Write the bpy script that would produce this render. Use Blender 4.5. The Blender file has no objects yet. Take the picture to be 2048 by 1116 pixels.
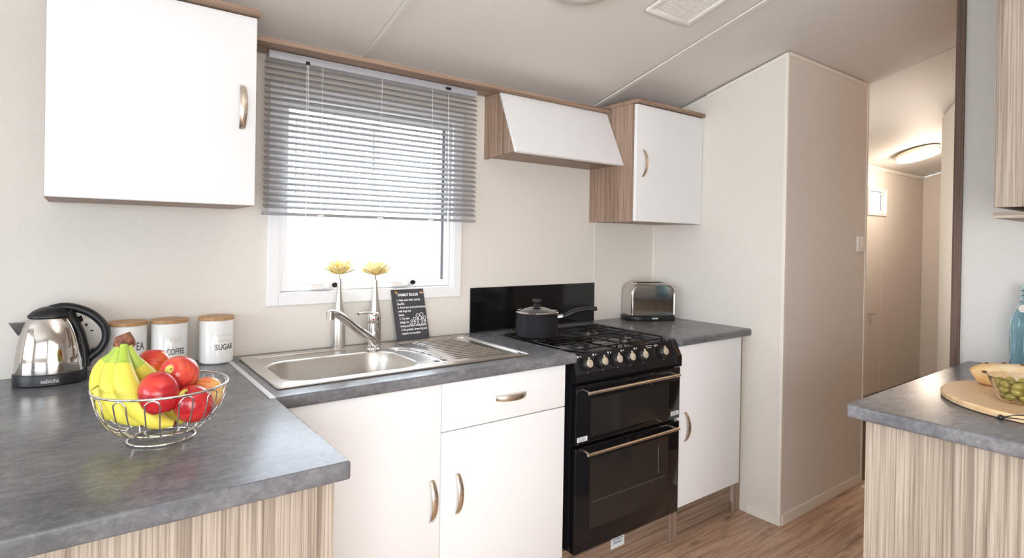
import bpy, bmesh, math, random
from mathutils import Vector, Matrix
V = Vector
PI = math.pi
random.seed(4)
scn = bpy.context.scene
C = scn.collection

# ---------------------------------------------------------------- camera
CAM = V((0.47205, -2.14277, 1.3177))
yaw, pit, rol = 0.64559, -0.00438, 0.01733
fwd = V((math.sin(yaw) * math.cos(pit), math.cos(yaw) * math.cos(pit), math.sin(pit)))
rgt = V((math.cos(yaw), -math.sin(yaw), 0))
up = rgt.cross(fwd)
r2 = rgt * math.cos(rol) + up * math.sin(rol)
u2 = -rgt * math.sin(rol) + up * math.cos(rol)
cd = bpy.data.cameras.new('camera')
cam = bpy.data.objects.new('camera', cd)
C.objects.link(cam)
M = Matrix((r2, u2, -fwd)).transposed().to_4x4()
M.translation = CAM
cam.matrix_world = M
cd.sensor_width = 36
cd.sensor_fit = 'HORIZONTAL'
cd.lens = 1153.9 / 2048 * 36
cd.shift_y = -75.2 / 2048
cd.clip_start = 0.02
scn.camera = cam

# ---------------------------------------------------------------- world, lights, exposure
w = bpy.data.worlds.new('sky')
scn.world = w
w.use_nodes = True
bg = w.node_tree.nodes['Background']
bg.inputs[0].default_value = (0.80, 0.90, 1.0, 1)
bg.inputs[1].default_value = 6.5


def area(name, loc, target, size, sizey, power, col):
    d = bpy.data.lights.new(name, 'AREA')
    d.shape = 'RECTANGLE'
    d.size = size
    d.size_y = sizey
    d.energy = power
    d.color = col
    o = bpy.data.objects.new(name, d)
    C.objects.link(o)
    o.location = loc
    o.rotation_euler = (V(target) - V(loc)).to_track_quat('-Z', 'Y').to_euler()
    return o


key = area('camera_side_fill', (0.45, -2.80, 1.0), (2.10, -0.5, 0.55), 1.3, 1.1, 15.5, (1.0, 0.985, 0.975))  # soft area light added beside the camera as main fill, no window there
key.data.spread = math.radians(112)
area('left_side_fill', (-2.4, -1.9, 1.3), (1.5, -0.9, 1.2), 1.3, 1.2, 2.5, (0.93, 0.96, 1.0))  # unseen fill added inside the left wall, aimed into the kitchen
cb = area('ceiling_bounce_fill', (0.7, -2.5, 1.6), (0.95, -2.1, 2.5), 0.8, 0.6, 15, (1.0, 0.965, 0.95))  # added upward fill that brightens the ceiling, no lamp stands here
cb.data.spread = math.radians(125)
area('hidden_hall_fill', (4.16, -0.42, 1.25), (4.9, -0.95, 1.65), 0.3, 0.9, 5, (1.0, 0.93, 0.85))  # unseen fill added behind the boxed-in block to brighten the hall return
vs = scn.view_settings
vs.view_transform = 'Standard'
vs.look = 'None'
vs.gamma = 1
vs.use_curve_mapping = False
vs.exposure = 0.43
scn.cycles.max_bounces = 10
scn.cycles.diffuse_bounces = 5
scn.cycles.glossy_bounces = 5
scn.cycles.transmission_bounces = 10
scn.cycles.transparent_max_bounces = 16
scn.cycles.sample_clamp_indirect = 6
scn.cycles.use_denoising = True


# ---------------------------------------------------------------- materials
def mat(name, col, rough=0.5, metal=0.0, spec=0.5, trans=0.0, ior=1.45, coat=0.0, emit=None, es=0.0, alpha=1.0):
    m = bpy.data.materials.new(name)
    m.use_nodes = True
    b = m.node_tree.nodes['Principled BSDF']
    b.inputs['Base Color'].default_value = (*col, 1)
    b.inputs['Roughness'].default_value = rough
    b.inputs['Metallic'].default_value = metal
    b.inputs['Specular IOR Level'].default_value = spec
    b.inputs['Transmission Weight'].default_value = trans
    b.inputs['IOR'].default_value = ior
    b.inputs['Coat Weight'].default_value = coat
    if emit:
        b.inputs['Emission Color'].default_value = (*emit, 1)
        b.inputs['Emission Strength'].default_value = es
    return m


def nd(m, t, **kw):
    n = m.node_tree.nodes.new(t)
    for k, v in kw.items():
        setattr(n, k, v)
    return n


def lk(m, a, ao, b, bi):
    m.node_tree.links.new(a.outputs[ao], b.inputs[bi])


def texmap(m, scale, rot=(0, 0, 0), loc=(0, 0, 0)):
    tc = nd(m, 'ShaderNodeTexCoord')
    mp = nd(m, 'ShaderNodeMapping')
    mp.inputs['Scale'].default_value = scale
    mp.inputs['Rotation'].default_value = rot
    mp.inputs['Location'].default_value = loc
    lk(m, tc, 'Object', mp, 'Vector')
    return mp


def noise(m, mp, scale, detail=4, rough=0.55, dist=0.0):
    n = nd(m, 'ShaderNodeTexNoise')
    n.inputs['Scale'].default_value = scale
    n.inputs['Detail'].default_value = detail
    n.inputs['Roughness'].default_value = rough
    n.inputs['Distortion'].default_value = dist
    lk(m, mp, 'Vector', n, 'Vector')
    return n


def ramp(m, src, out, stops):
    r = nd(m, 'ShaderNodeValToRGB')
    e = r.color_ramp.elements
    e[0].position, e[0].color = stops[0][0], (*stops[0][1], 1)
    e[1].position, e[1].color = stops[-1][0], (*stops[-1][1], 1)
    for p, c in stops[1:-1]:
        x = e.new(p)
        x.color = (*c, 1)
    lk(m, src, out, r, 'Fac')
    return r


def bump(m, src, out, strength, dist=0.001):
    b = nd(m, 'ShaderNodeBump')
    b.inputs['Strength'].default_value = strength
    b.inputs['Distance'].default_value = dist
    lk(m, src, out, b, 'Height')
    lk(m, b, 'Normal', m.node_tree.nodes['Principled BSDF'], 'Normal')


def mix(m, a, ao, b, bo, fac=0.5, mode='MIX'):
    x = nd(m, 'ShaderNodeMixRGB', blend_type=mode)
    if isinstance(fac, tuple):
        lk(m, fac[0], fac[1], x, 'Fac')
    else:
        x.inputs['Fac'].default_value = fac
    lk(m, a, ao, x, 'Color1')
    lk(m, b, bo, x, 'Color2')
    return x


def base(m, n, o='Color'):
    lk(m, n, o, m.node_tree.nodes['Principled BSDF'], 'Base Color')


def linen(name, col, k=0.94):
    m = mat(name, col, 0.7, spec=0.25)
    dk = tuple(c * k for c in col)
    a = noise(m, texmap(m, (12, 12, 260)), 3.0, 3)
    b = noise(m, texmap(m, (220, 220, 9)), 3.0, 3)
    ra = ramp(m, a, 'Fac', [(0.35, dk), (0.65, col)])
    rb = ramp(m, b, 'Fac', [(0.35, (k + .02,) * 3), (0.6, (1, 1, 1))])
    x = mix(m, ra, 'Color', rb, 'Color', 1.0, 'MULTIPLY')
    base(m, x)
    return m


def wood(name, axis, cols, sc=1.0, rough=0.45):
    """straight-grained laminate, grain along axis"""
    m = mat(name, cols[1], rough, spec=0.35)
    s1 = [75 * sc] * 3
    s1['xyz'.index(axis)] = 1.1 * sc
    s2 = [260 * sc] * 3
    s2['xyz'.index(axis)] = 2.5 * sc
    a = noise(m, texmap(m, s1), 1.0, 4, 0.6, 0.25)
    b = noise(m, texmap(m, s2), 1.0, 3, 0.6)
    ra = ramp(m, a, 'Fac', [(0.33, cols[0]), (0.46, cols[1]), (0.56, cols[2]), (0.7, cols[1])])
    rb = ramp(m, b, 'Fac', [(0.42, (0.62, 0.58, 0.55)), (0.52, (1, 1, 1))])
    x = mix(m, ra, 'Color', rb, 'Color', 0.75, 'MULTIPLY')
    base(m, x)
    return m


DRIFT = ((0.225, 0.178, 0.142), (0.35, 0.29, 0.235), (0.44, 0.375, 0.31))
M_wall = linen('cream_linen_wall', (0.76, 0.725, 0.67))
M_wallg = linen('pale_linen_wall', (0.72, 0.695, 0.66))
M_ceil = mat('ceiling_white', (0.74, 0.71, 0.675), 0.6, spec=0.3)
M_trim = mat('cream_trim', (0.80, 0.76, 0.69), 0.45)
M_upvc = mat('white_upvc', (0.83, 0.83, 0.84), 0.3)
M_gloss = mat('white_door', (0.84, 0.85, 0.865), 0.32)
M_woodz = wood('driftwood_vertical', 'z', DRIFT)
M_woodx = wood('driftwood_along', 'x', DRIFT)
M_woody = wood('driftwood_across', 'y', DRIFT)
M_edge = wood('oak_edging', 'x', ((0.36, 0.26, 0.17), (0.47, 0.35, 0.24), (0.55, 0.43, 0.31)))
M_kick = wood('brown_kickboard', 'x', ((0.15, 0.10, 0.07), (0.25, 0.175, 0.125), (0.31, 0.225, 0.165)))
M_carc = wood('brown_carcass_wood', 'z', ((0.22, 0.145, 0.10), (0.34, 0.235, 0.17), (0.42, 0.30, 0.225)))
M_carcx = wood('brown_carcass_wood_along', 'x', ((0.22, 0.145, 0.10), (0.34, 0.235, 0.17), (0.42, 0.30, 0.225)))
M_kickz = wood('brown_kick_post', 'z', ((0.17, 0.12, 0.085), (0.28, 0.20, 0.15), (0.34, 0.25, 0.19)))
M_post = wood('door_post_wood', 'z', ((0.09, 0.055, 0.04), (0.14, 0.09, 0.07), (0.17, 0.115, 0.09)))


def stone():
    m = mat('slate_worktop', (0.17, 0.17, 0.18), 0.33, spec=0.5)
    a = noise(m, texmap(m, (1, 1, 1)), 5.0, 10, 0.62, 0.4)
    b = noise(m, texmap(m, (1, 1, 1)), 85.0, 5, 0.7)
    c = noise(m, texmap(m, (14, 50, 50), (0, 0, 0.3)), 1.0, 5, 0.65)
    ra = ramp(m, a, 'Fac', [(0.3, (0.108, 0.110, 0.120)), (0.5, (0.150, 0.152, 0.164)), (0.68, (0.20, 0.20, 0.212))])
    rb = ramp(m, b, 'Fac', [(0.32, (0.82, 0.82, 0.84)), (0.52, (1, 1, 1)), (0.68, (1.28, 1.27, 1.25))])
    rc = ramp(m, c, 'Fac', [(0.4, (0.86, 0.86, 0.88)), (0.62, (1.12, 1.11, 1.1))])
    x = mix(m, ra, 'Color', rb, 'Color', 1.0, 'MULTIPLY')
    y = mix(m, x, 'Color', rc, 'Color', 1.0, 'MULTIPLY')
    base(m, y)
    rr = ramp(m, b, 'Fac', [(0.3, (0.24,) * 3), (0.7, (0.255,) * 3)])
    lk(m, rr, 'Color', m.node_tree.nodes['Principled BSDF'], 'Roughness')
    return m


M_stone = stone()


def floor_mat():
    m = mat('walnut_plank_floor', (0.3, 0.2, 0.13), 0.42, spec=0.4)
    mp = texmap(m, (1, 1, 1), loc=(0.35, 0.03, 0))
    br = nd(m, 'ShaderNodeTexBrick')
    br.inputs['Scale'].default_value = 1.0
    br.inputs['Brick Width'].default_value = 0.95
    br.inputs['Row Height'].default_value = 0.125
    br.inputs['Mortar Size'].default_value = 0.0012
    br.inputs['Mortar Smooth'].default_value = 0.3
    br.inputs['Color1'].default_value = (0.60, 0.43, 0.31, 1)
    br.inputs['Color2'].default_value = (0.47, 0.33, 0.235, 1)
    br.inputs['Mortar'].default_value = (0.2, 0.13, 0.09, 1)
    lk(m, mp, 'Vector', br, 'Vector')
    a = noise(m, texmap(m, (2.2, 26, 1)), 1.6, 6, 0.65, 0.7)
    ra = ramp(m, a, 'Fac', [(0.3, (0.55, 0.5, 0.46)), (0.5, (0.95, 0.93, 0.92)), (0.7, (1.25, 1.25, 1.25))])
    x = mix(m, br, 'Color', ra, 'Color', 1.0, 'MULTIPLY')
    k = noise(m, texmap(m, (3.5, 9, 1)), 1.0, 2, 0.5)
    rk = ramp(m, k, 'Fac', [(0.26, (0.45, 0.4, 0.36)), (0.36, (1, 1, 1))])
    y = mix(m, x, 'Color', rk, 'Color', 0.8, 'MULTIPLY')
    base(m, y)
    bump(m, a, 'Fac', 0.15)
    return m


M_floor = floor_mat()
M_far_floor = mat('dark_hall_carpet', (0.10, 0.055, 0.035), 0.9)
M_steel = mat('brushed_sink_steel', (0.66, 0.63, 0.60), 0.27, 1.0)
M_steelb = mat('sink_bowl_steel', (0.60, 0.57, 0.53), 0.38, 1.0)
M_chrome = mat('chrome', (0.82, 0.80, 0.79), 0.06, 1.0)
M_mirror = mat('polished_steel', (0.62, 0.59, 0.56), 0.07, 1.0)
M_nickel = mat('brushed_nickel', (0.74, 0.66, 0.56), 0.27, 1.0)
M_alu = mat('aluminium_strip', (0.70, 0.71, 0.74), 0.35, 0.6)
M_vase = mat('satin_silver_vase', (0.62, 0.60, 0.57), 0.36, 0.85)
M_blackg = mat('black_gloss', (0.006, 0.006, 0.008), 0.08, spec=0.5)
M_black = mat('black_enamel', (0.010, 0.009, 0.011), 0.22)
M_blackp = mat('black_plastic', (0.012, 0.012, 0.014), 0.38)
M_pan = mat('dark_grey_pan', (0.055, 0.052, 0.06), 0.27, 0.6)
M_glass = mat('clear_glass', (0.97, 0.98, 0.97), 0.0, trans=1.0, ior=1.45)
M_bottle = mat('blue_glass', (0.70, 0.90, 0.97), 0.02, trans=1.0, ior=1.4)
M_ceramic = mat('white_ceramic', (0.84, 0.83, 0.815), 0.12, coat=0.3)
M_slate = mat('slate_board', (0.055, 0.055, 0.065), 0.7)
M_chalk = mat('chalk_white', (0.85, 0.85, 0.85), 0.7)
M_ink = mat('grey_ink', (0.13, 0.12, 0.14), 0.5)
M_gold = mat('pale_gold_ink', (0.74, 0.70, 0.60), 0.5)
M_label = mat('white_label', (0.70, 0.74, 0.76), 0.5)
M_blue = mat('blue_ink', (0.03, 0.12, 0.22), 0.5)
M_white = mat('white_plastic', (0.82, 0.80, 0.77), 0.3)
M_whitep = mat('printed_white', (0.75, 0.75, 0.75), 0.5)
M_slat = mat('silver_slat', (0.36, 0.355, 0.37), 0.4, 0.2)
M_cord = mat('clear_cord', (0.85, 0.85, 0.85), 0.4)
M_dark = mat('dark_gap', (0.03, 0.025, 0.02), 0.8)
M_red = mat('red_dot', (0.6, 0.02, 0.02), 0.4)


def lid_wood(name, c0, c1, sc):
    m = mat(name, c1, 0.45)
    wv = nd(m, 'ShaderNodeTexWave', wave_type='BANDS', bands_direction='X')
    wv.inputs['Scale'].default_value = sc
    wv.inputs['Distortion'].default_value = 3.0
    wv.inputs['Detail'].default_value = 2
    wv.inputs['Detail Scale'].default_value = 0.6
    mp = texmap(m, (1, 0.25, 1), (0, 0, 0.5))
    lk(m, mp, 'Vector', wv, 'Vector')
    base(m, ramp(m, wv, 'Fac', [(0.1, c0), (0.8, c1)]))
    return m


M_bamboo = wood('bamboo_lid', 'x', ((0.42, 0.23, 0.10), (0.52, 0.31, 0.15), (0.58, 0.36, 0.18)))
M_board = lid_wood('pale_ash_board', (0.70, 0.47, 0.25), (0.80, 0.58, 0.35), 14)


def mottled(name, stops, scale, rough=0.35, stretch=(1, 1, 1), detail=4, spots=None, bmp=0.0, coat=0.0):
    m = mat(name, stops[0][1], rough, coat=coat)
    a = noise(m, texmap(m, stretch), scale, detail, 0.6, 0.3)
    r = ramp(m, a, 'Fac', stops)
    if spots:
        s = noise(m, texmap(m, (1, 1, 1)), spots[1], 2)
        rs = ramp(m, s, 'Fac', [(spots[2], (1, 1, 1)), (spots[2] + 0.06, spots[0])])
        r = mix(m, r, 'Color', rs, 'Color', 1.0, 'MULTIPLY')
    base(m, r)
    if bmp:
        bump(m, a, 'Fac', bmp, 0.002)
    return m


M_banana = mottled('banana_skin', [(0.35, (0.64, 0.60, 0.08)), (0.55, (0.78, 0.68, 0.09)), (0.7, (0.82, 0.66, 0.10))], 14, 0.42,
                   spots=((0.45, 0.3, 0.15), 160, 0.70))
M_banneck = mottled('green_banana_neck', [(0.3, (0.30, 0.48, 0.05)), (0.7, (0.50, 0.60, 0.10))], 30, 0.45)
M_stem = mottled('brown_banana_stem', [(0.35, (0.10, 0.035, 0.02)), (0.65, (0.30, 0.12, 0.07))], 90, 0.7, bmp=0.6)
M_crust = mottled('golden_crust', [(0.3, (0.68, 0.38, 0.14)), (0.5, (0.84, 0.58, 0.29)), (0.7, (0.92, 0.76, 0.52))], 13, 0.65, bmp=0.5)
M_olive = mottled('green_olive', [(0.3, (0.30, 0.25, 0.04)), (0.6, (0.50, 0.42, 0.09))], 40, 0.2, coat=0.4)
M_petal = mottled('yellow_petal', [(0.3, (0.88, 0.62, 0.16)), (0.6, (0.93, 0.78, 0.36))], 30, 0.6)
M_petal2 = mottled('pale_petal', [(0.3, (0.92, 0.78, 0.40)), (0.6, (0.95, 0.90, 0.68))], 30, 0.6)


# ---------------------------------------------------------------- object helpers
ROOT = {}


def setp(o, label=None, cat=None, group=None, kind=None):
    for k, v in (('label', label), ('category', cat), ('group', group), ('kind', kind)):
        if v:
            o[k] = v


def thing(name, label, cat, loc=(0, 0, 0), rz=0.0, group=None, rot=None):
    o = bpy.data.objects.new(name, None)
    o.empty_display_size = 0.03
    C.objects.link(o)
    o.location = loc
    o.rotation_euler = rot if rot else (0, 0, rz)
    setp(o, label, cat, group)
    return o


def obj(name, bm, m, parent=None, world=None, smooth=None, label=None, cat=None, group=None, kind=None):
    """world = the root thing when the mesh is given in world coordinates"""
    me = bpy.data.meshes.new(name)
    bmesh.ops.recalc_face_normals(bm, faces=bm.faces)
    if smooth is not None:
        for f in bm.faces:
            f.smooth = True
        for e in bm.edges:
            if len(e.link_faces) == 2 and e.calc_face_angle(0) > math.radians(smooth):
                e.smooth = False
    bm.to_mesh(me)
    bm.free()
    for x in (m if isinstance(m, (list, tuple)) else [m]):
        me.materials.append(x)
    o = bpy.data.objects.new(name, me)
    C.objects.link(o)
    if world is not None:
        me.transform(Matrix.Translation(-V(world.location)))
    if parent is not None:
        o.parent = parent
    setp(o, label, cat, group, kind)
    return o


def struct(name, bm, m, **kw):
    return obj(name, bm, m, kind='structure', **kw)


def B():
    return bmesh.new()


def box(bm, x0, x1, y0, y1, z0, z1, bev=0.0, mi=0, seg=2):
    t = bmesh.new()
    bmesh.ops.create_cube(t, size=1)
    for v in t.verts:
        v.co = V(((x0 + x1) / 2 + v.co.x * abs(x1 - x0), (y0 + y1) / 2 + v.co.y * abs(y1 - y0), (z0 + z1) / 2 + v.co.z * abs(z1 - z0)))
    if bev:
        bmesh.ops.bevel(t, geom=t.edges[:], offset=bev, segments=seg, profile=0.5, affect='EDGES')
    merge(bm, t, mi)
    return bm


def merge(bm, t, mi=0, mtx=None):
    mp = {}
    for v in t.verts:
        mp[v] = bm.verts.new(mtx @ v.co if mtx else v.co)
    for f in t.faces:
        try:
            n = bm.faces.new([mp[v] for v in f.verts])
            n.material_index = mi
        except ValueError:
            pass
    t.free()


def loft(bm, rings, closed=True, cap=True, mi=0, loop=False):
    vr = [[bm.verts.new(p) for p in r] for r in rings]
    n = len(vr[0])
    pairs = list(zip(vr[:-1], vr[1:]))
    if loop:
        pairs.append((vr[-1], vr[0]))
    for a, b in pairs:
        for i in range(n if closed else n - 1):
            j = (i + 1) % n
            f = bm.faces.new((a[i], a[j], b[j], b[i]))
            f.material_index = mi
    if cap and not loop and closed:
        for r in (vr[0], vr[-1]):
            f = bm.faces.new(r)
            f.material_index = mi
    return bm


def tube(bm, pts, r, seg=10, loop=False, mi=0, sq=None):
    """sq: (a, b) elliptical radii multipliers"""
    pts = [V(p) for p in pts]
    n = len(pts)
    rings = []
    T0 = None
    for i, p in enumerate(pts):
        if loop:
            t = (pts[(i + 1) % n] - pts[i - 1]).normalized()
        else:
            t = (pts[min(i + 1, n - 1)] - pts[max(i - 1, 0)]).normalized()
        if T0 is None:
            a = V((0, 0, 1)) if abs(t.z) < 0.9 else V((0, 1, 0))
            N = t.cross(a).normalized()
        else:
            q = T0.rotation_difference(t)
            N = q @ N
            N = (N - t * N.dot(t)).normalized()
        T0 = t
        Bn = t.cross(N)
        rr = r[i] if isinstance(r, (list, tuple)) else r
        ka, kb = sq if sq else (1, 1)
        rings.append([p + N * (rr * ka * math.cos(2 * PI * k / seg)) + Bn * (rr * kb * math.sin(2 * PI * k / seg)) for k in range(seg)])
    return loft(bm, rings, True, True, mi, loop)


def lathe(bm, prof, seg=40, c=(0, 0, 0), mi=0, cap=True, sx=1.0, sy=1.0):
    rings = [[V((c[0] + r * sx * math.cos(2 * PI * k / seg), c[1] + r * sy * math.sin(2 * PI * k / seg), c[2] + z)) for k in range(seg)] for r, z in prof]
    return loft(bm, rings, True, cap, mi)


def prism(bm, poly, axis, a, b, mi=0, bev=0.0):
    """poly: 2-D points in the two other axes (order x,y,z without axis)"""
    t = bmesh.new()
    i = 'xyz'.index(axis)

    def mk(p, d):
        l = list(p)
        l.insert(i, d)
        return V(l)
    loft(t, [[mk(p, a) for p in poly], [mk(p, b) for p in poly]])
    if bev:
        bmesh.ops.recalc_face_normals(t, faces=t.faces)
        bmesh.ops.bevel(t, geom=t.edges[:], offset=bev, segments=2, profile=0.5, affect='EDGES')
    merge(bm, t, mi)
    return bm


def cyl(bm, p0, p1, r, seg=24, mi=0, r1=None):
    return tube(bm, [p0, p1], [r, r if r1 is None else r1], seg, mi=mi)


def smoothpath(pts, n=8):
    """Catmull-Rom"""
    P = [V(p) for p in pts]
    P = [P[0] * 2 - P[1]] + P + [P[-1] * 2 - P[-2]]
    out = []
    for i in range(1, len(P) - 2):
        for k in range(n):
            t = k / n
            a, b, c, d = P[i - 1], P[i], P[i + 1], P[i + 2]
            out.append(0.5 * ((2 * b) + (c - a) * t + (2 * a - 5 * b + 4 * c - d) * t * t + (3 * b - a - 3 * c + d) * t ** 3))
    out.append(P[-2])
    return out


def interp(vals, n):
    """linear resample of a list to n values"""
    out = []
    for i in range(n):
        t = i / (n - 1) * (len(vals) - 1)
        k = min(int(t), len(vals) - 2)
        out.append(vals[k] + (vals[k + 1] - vals[k]) * (t - k))
    return out


def text_bm(s, size, thick=0.0004, align='LEFT', sx=1.0, bold=0.0):
    """text in the XZ plane, readable from -Y"""
    cu = bpy.data.curves.new('lettering', 'FONT')
    cu.body = s
    cu.size = size
    cu.extrude = thick
    cu.offset = bold
    cu.align_x = align
    cu.resolution_u = 3
    o = bpy.data.objects.new('lettering', cu)
    C.objects.link(o)
    dg = bpy.context.evaluated_depsgraph_get()
    dg.update()
    me = bpy.data.meshes.new_from_object(o.evaluated_get(dg))
    bm = bmesh.new()
    bm.from_mesh(me)
    bpy.data.objects.remove(o)
    bpy.data.curves.remove(cu)
    bpy.data.meshes.remove(me)
    for v in bm.verts:
        v.co = V((v.co.x * sx, -v.co.z, v.co.y))
    return bm


def shift(bm, d, mtx=None):
    for v in bm.verts:
        v.co = (mtx @ v.co if mtx else v.co) + V(d)
    return bm


def wrap(bm, rad):
    """bend lettering round a cylinder of the given radius standing on its z axis"""
    for v in bm.verts:
        a = v.co.x / rad
        r = rad - v.co.y
        v.co = V((r * math.sin(a), -r * math.cos(a), v.co.z))
    return bm


def rrect(cx, cy, hx, hy, r, n=8):
    out = []
    for (sx, sy, a0) in ((1, 1, 0), (-1, 1, PI / 2), (-1, -1, PI), (1, -1, 3 * PI / 2)):
        for k in range(n + 1):
            a = a0 + PI / 2 * k / n
            out.append((cx + sx * (hx - r) + r * math.cos(a), cy + sy * (hy - r) + r * math.sin(a)))
    return out


# ---------------------------------------------------------------- room shell
H = 0.90
XE = 3.10
YW = -0.606   # worktop nose
YD = -0.590   # door faces
YR = -1.86    # ridge line of the sloped ceiling
SL = 0.272


def zc(y):
    return 2.0 + SL * (-y if y > YR else (-2 * YR + y))


bm = B()
box(bm, -3.0, XE + 0.9, -3.75, 0, -0.06, 0)
struct('floor', bm, M_floor)
bm = B()
box(bm, XE + 0.9, 7.4, -3.75, 0, -0.06, 0.0)
struct('floor_hall', bm, M_far_floor)
# back wall with the openings of two windows
W1 = (1.045, 1.765, 1.105, 1.815)
W2 = (5.955, 6.30, 1.60, 1.80)
bm = B()
T = 0.05
box(bm, -3.0, W1[0], 0, T, 0, 2.02)
box(bm, W1[1], W2[0], 0, T, 0, 2.02)
box(bm, W2[1], 7.4, 0, T, 0, 2.02)
for W in (W1, W2):
    box(bm, W[0], W[1], 0, T, 0, W[2])
    box(bm, W[0], W[1], 0, T, W[3], 2.02)
struct('wall_back', bm, M_wall)
# ceiling: two slopes
bm = B()
prism(bm, [(0.05, zc(0)), (YR, zc(YR)), (-3.8, zc(-3.8)), (-3.8, zc(-3.8) + .05), (YR, zc(YR) + .05), (0.05, zc(0) + .05)], 'x', -3.05, 7.45)
struct('ceiling', bm, M_ceil)
# boxed-in block at the right end of the kitchen
bm = B()
YE = -0.763
XP = 3.972
prism(bm, [(-0.001, 0), (YE, 0), (YE, zc(YE) - .001), (-0.001, zc(0) - .001)], 'x', XE, XP)
struct('wall_right', bm, M_wall)
bm = B()
for x in (XE - 0.004, XP - 0.012):
    box(bm, x, x + 0.016, YE - 0.004, YE + 0.012, 0.001, zc(YE) - 0.006)
struct('trim_1', bm, M_trim)
bm = B()
box(bm, XE + .012, XP - .002, YE - 0.008, YE - 0.0005, 0.001, 0.05, 0.001)
box(bm, XE - 0.006, XE - 0.0005, YE, -0.60, 0.001, 0.045, 0.001)
struct('baseboard_right', bm, M_trim)
bm = B()   # cover strips along the ceiling
prism(bm, [(YE, zc(YE) - .018), (YE, zc(YE) - .001), (-0.335, zc(-.335) - .001), (-0.335, zc(-.335) - .018)], 'x', XE - 0.006, XE - .0005)
box(bm, XE + .012, XP - .012, YE - 0.006, YE - .0005, zc(YE) - 0.016, zc(YE) + 0.002)
struct('trim_2', bm, M_trim)
bm = B()
for x0, x1, d in ((2.575, 2.600, 0.006), (1.336, 1.350, 0.004)):
    prism(bm, [(-.002, zc(0) - d), (-.002, zc(0) - .0002), (YR, zc(YR) - .0002), (YR, zc(YR) - d)], 'x', x0, x1)
struct('trim_3', bm, M_ceil)
bm = B()
box(bm, 2.622, 2.634, -0.004, -0.0005, 0.9, 1.99)
struct('trim_4', bm, M_wall)
bm = B()
box(bm, XE - 0.012, XE - .0005, -0.012, -.0005, 0.902, 1.41)
struct('trim_5', bm, M_trim)
# beam between kitchen and hall ceiling
bm = B()
prism(bm, [(YE - .001, zc(YE) - .004), (YE - .001, zc(YE) - .0003), (YR, zc(YR) - .0003), (YR, zc(YR) - .004)], 'x', XP - 0.006, XP + 0.006)
struct('trim_6', bm, M_ceil)
# partition on the right with its dark post
bm = B()
YP = -1.43
prism(bm, [(YP, 0), (YP, zc(YP) - .001), (YR, zc(YR) - .001), (-3.74, zc(-3.74) - .001), (-3.74, 0)], 'x', XE, XE + 0.05)
struct('wall_partition', bm, M_wallg)
bm = B()
box(bm, XE - 0.012, XE + 0.056, YP + 0.0005, YP + 0.022, 0.0, zc(YP) - 0.002, 0.001)
box(bm, XE - 0.012, XE - 0.0005, YP - 0.006, YP + 0.0005, 0.0, zc(YP) - 0.004)
struct('trim_7', bm, M_post)
# hall beyond
bm = B()
prism(bm, [(-0.001, 0), (-0.001, 1.998), (YR, zc(YR) - .001), (-3.74, zc(-3.74) - .001), (-3.74, 0)], 'x', 7.22, 7.3)
struct('wall_far', bm, M_wall)
bm = B()
box(bm, XE + .06, 7.22, -3.8, -3.75, 0, 2.0)
struct('wall_hall_rear', bm, M_wall)
bm = B()
box(bm, 6.225, 6.245, -0.004, -.0005, 0.0, 1.99)
prism(bm, [(-0.004, zc(0) - .022), (-0.004, zc(0) - .003), (-1.6, zc(-1.6) - .003), (-1.6, zc(-1.6) - .022)], 'x', 7.205, 7.2195)
box(bm, XP + .01, 7.2, -0.016, -.0005, 1.978, 1.9985)
struct('trim_8', bm, M_trim)
# an internal door standing ajar in the hall (pale edge seen beside the post)
bm = B()
a, b = V((5.20, -0.745, 0)), V((4.50, -1.12, 0))
n = V((-(b - a).y, (b - a).x, 0)).normalized() * 0.03
ring = [a, b, b + n, a + n]
loft(bm, [[p + V((0, 0, 0.005)) for p in ring], [V((p.x, p.y, zc(p.y) - 0.004)) for p in ring]])
struct('wall_hall_return', bm, M_wall)
d2 = bm = B()
box(bm, 5.45, 6.222, -0.006, -0.0008, 0.01, 1.52)
d2 = struct('door_1', bm, M_wall)
bm = B()
cyl(bm, (5.985, -0.006, 0.72), (5.985, -0.03, 0.72), 0.007)
lathe_b = B()
tube(bm, [(5.985, -0.035, 0.72), (6.05, -0.035, 0.72)], 0.008)
obj('door_handle', bm, M_nickel, d2)
# left and rear shell behind the camera, with wide window openings that let daylight in
bm = B()
box(bm, -3.05, -3.0, -3.75, 0, 0, 0.9)
box(bm, -3.05, -3.0, -0.5, 0, 0.9, 2.05)
box(bm, -3.05, -3.0, -3.75, -3.2, 0.9, 2.05)
prism(bm, [(0, 1.95), (-3.75, 1.95), (-3.75, zc(-3.75)), (YR, zc(YR)), (0, zc(0))], 'x', -3.05, -3.0)
struct('wall_left', bm, M_wall)
bm = B()
box(bm, -3.0, XE + .06, -3.8, -3.75, 0, 1.0)
box(bm, -3.0, -2.4, -3.8, -3.75, 1.0, 2.0)
box(bm, -0.6, XE + .06, -3.8, -3.75, 1.0, 2.0)
box(bm, -2.4, -0.6, -3.8, -3.75, 1.8, 2.0)
struct('wall_front', bm, M_wallg)


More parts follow.
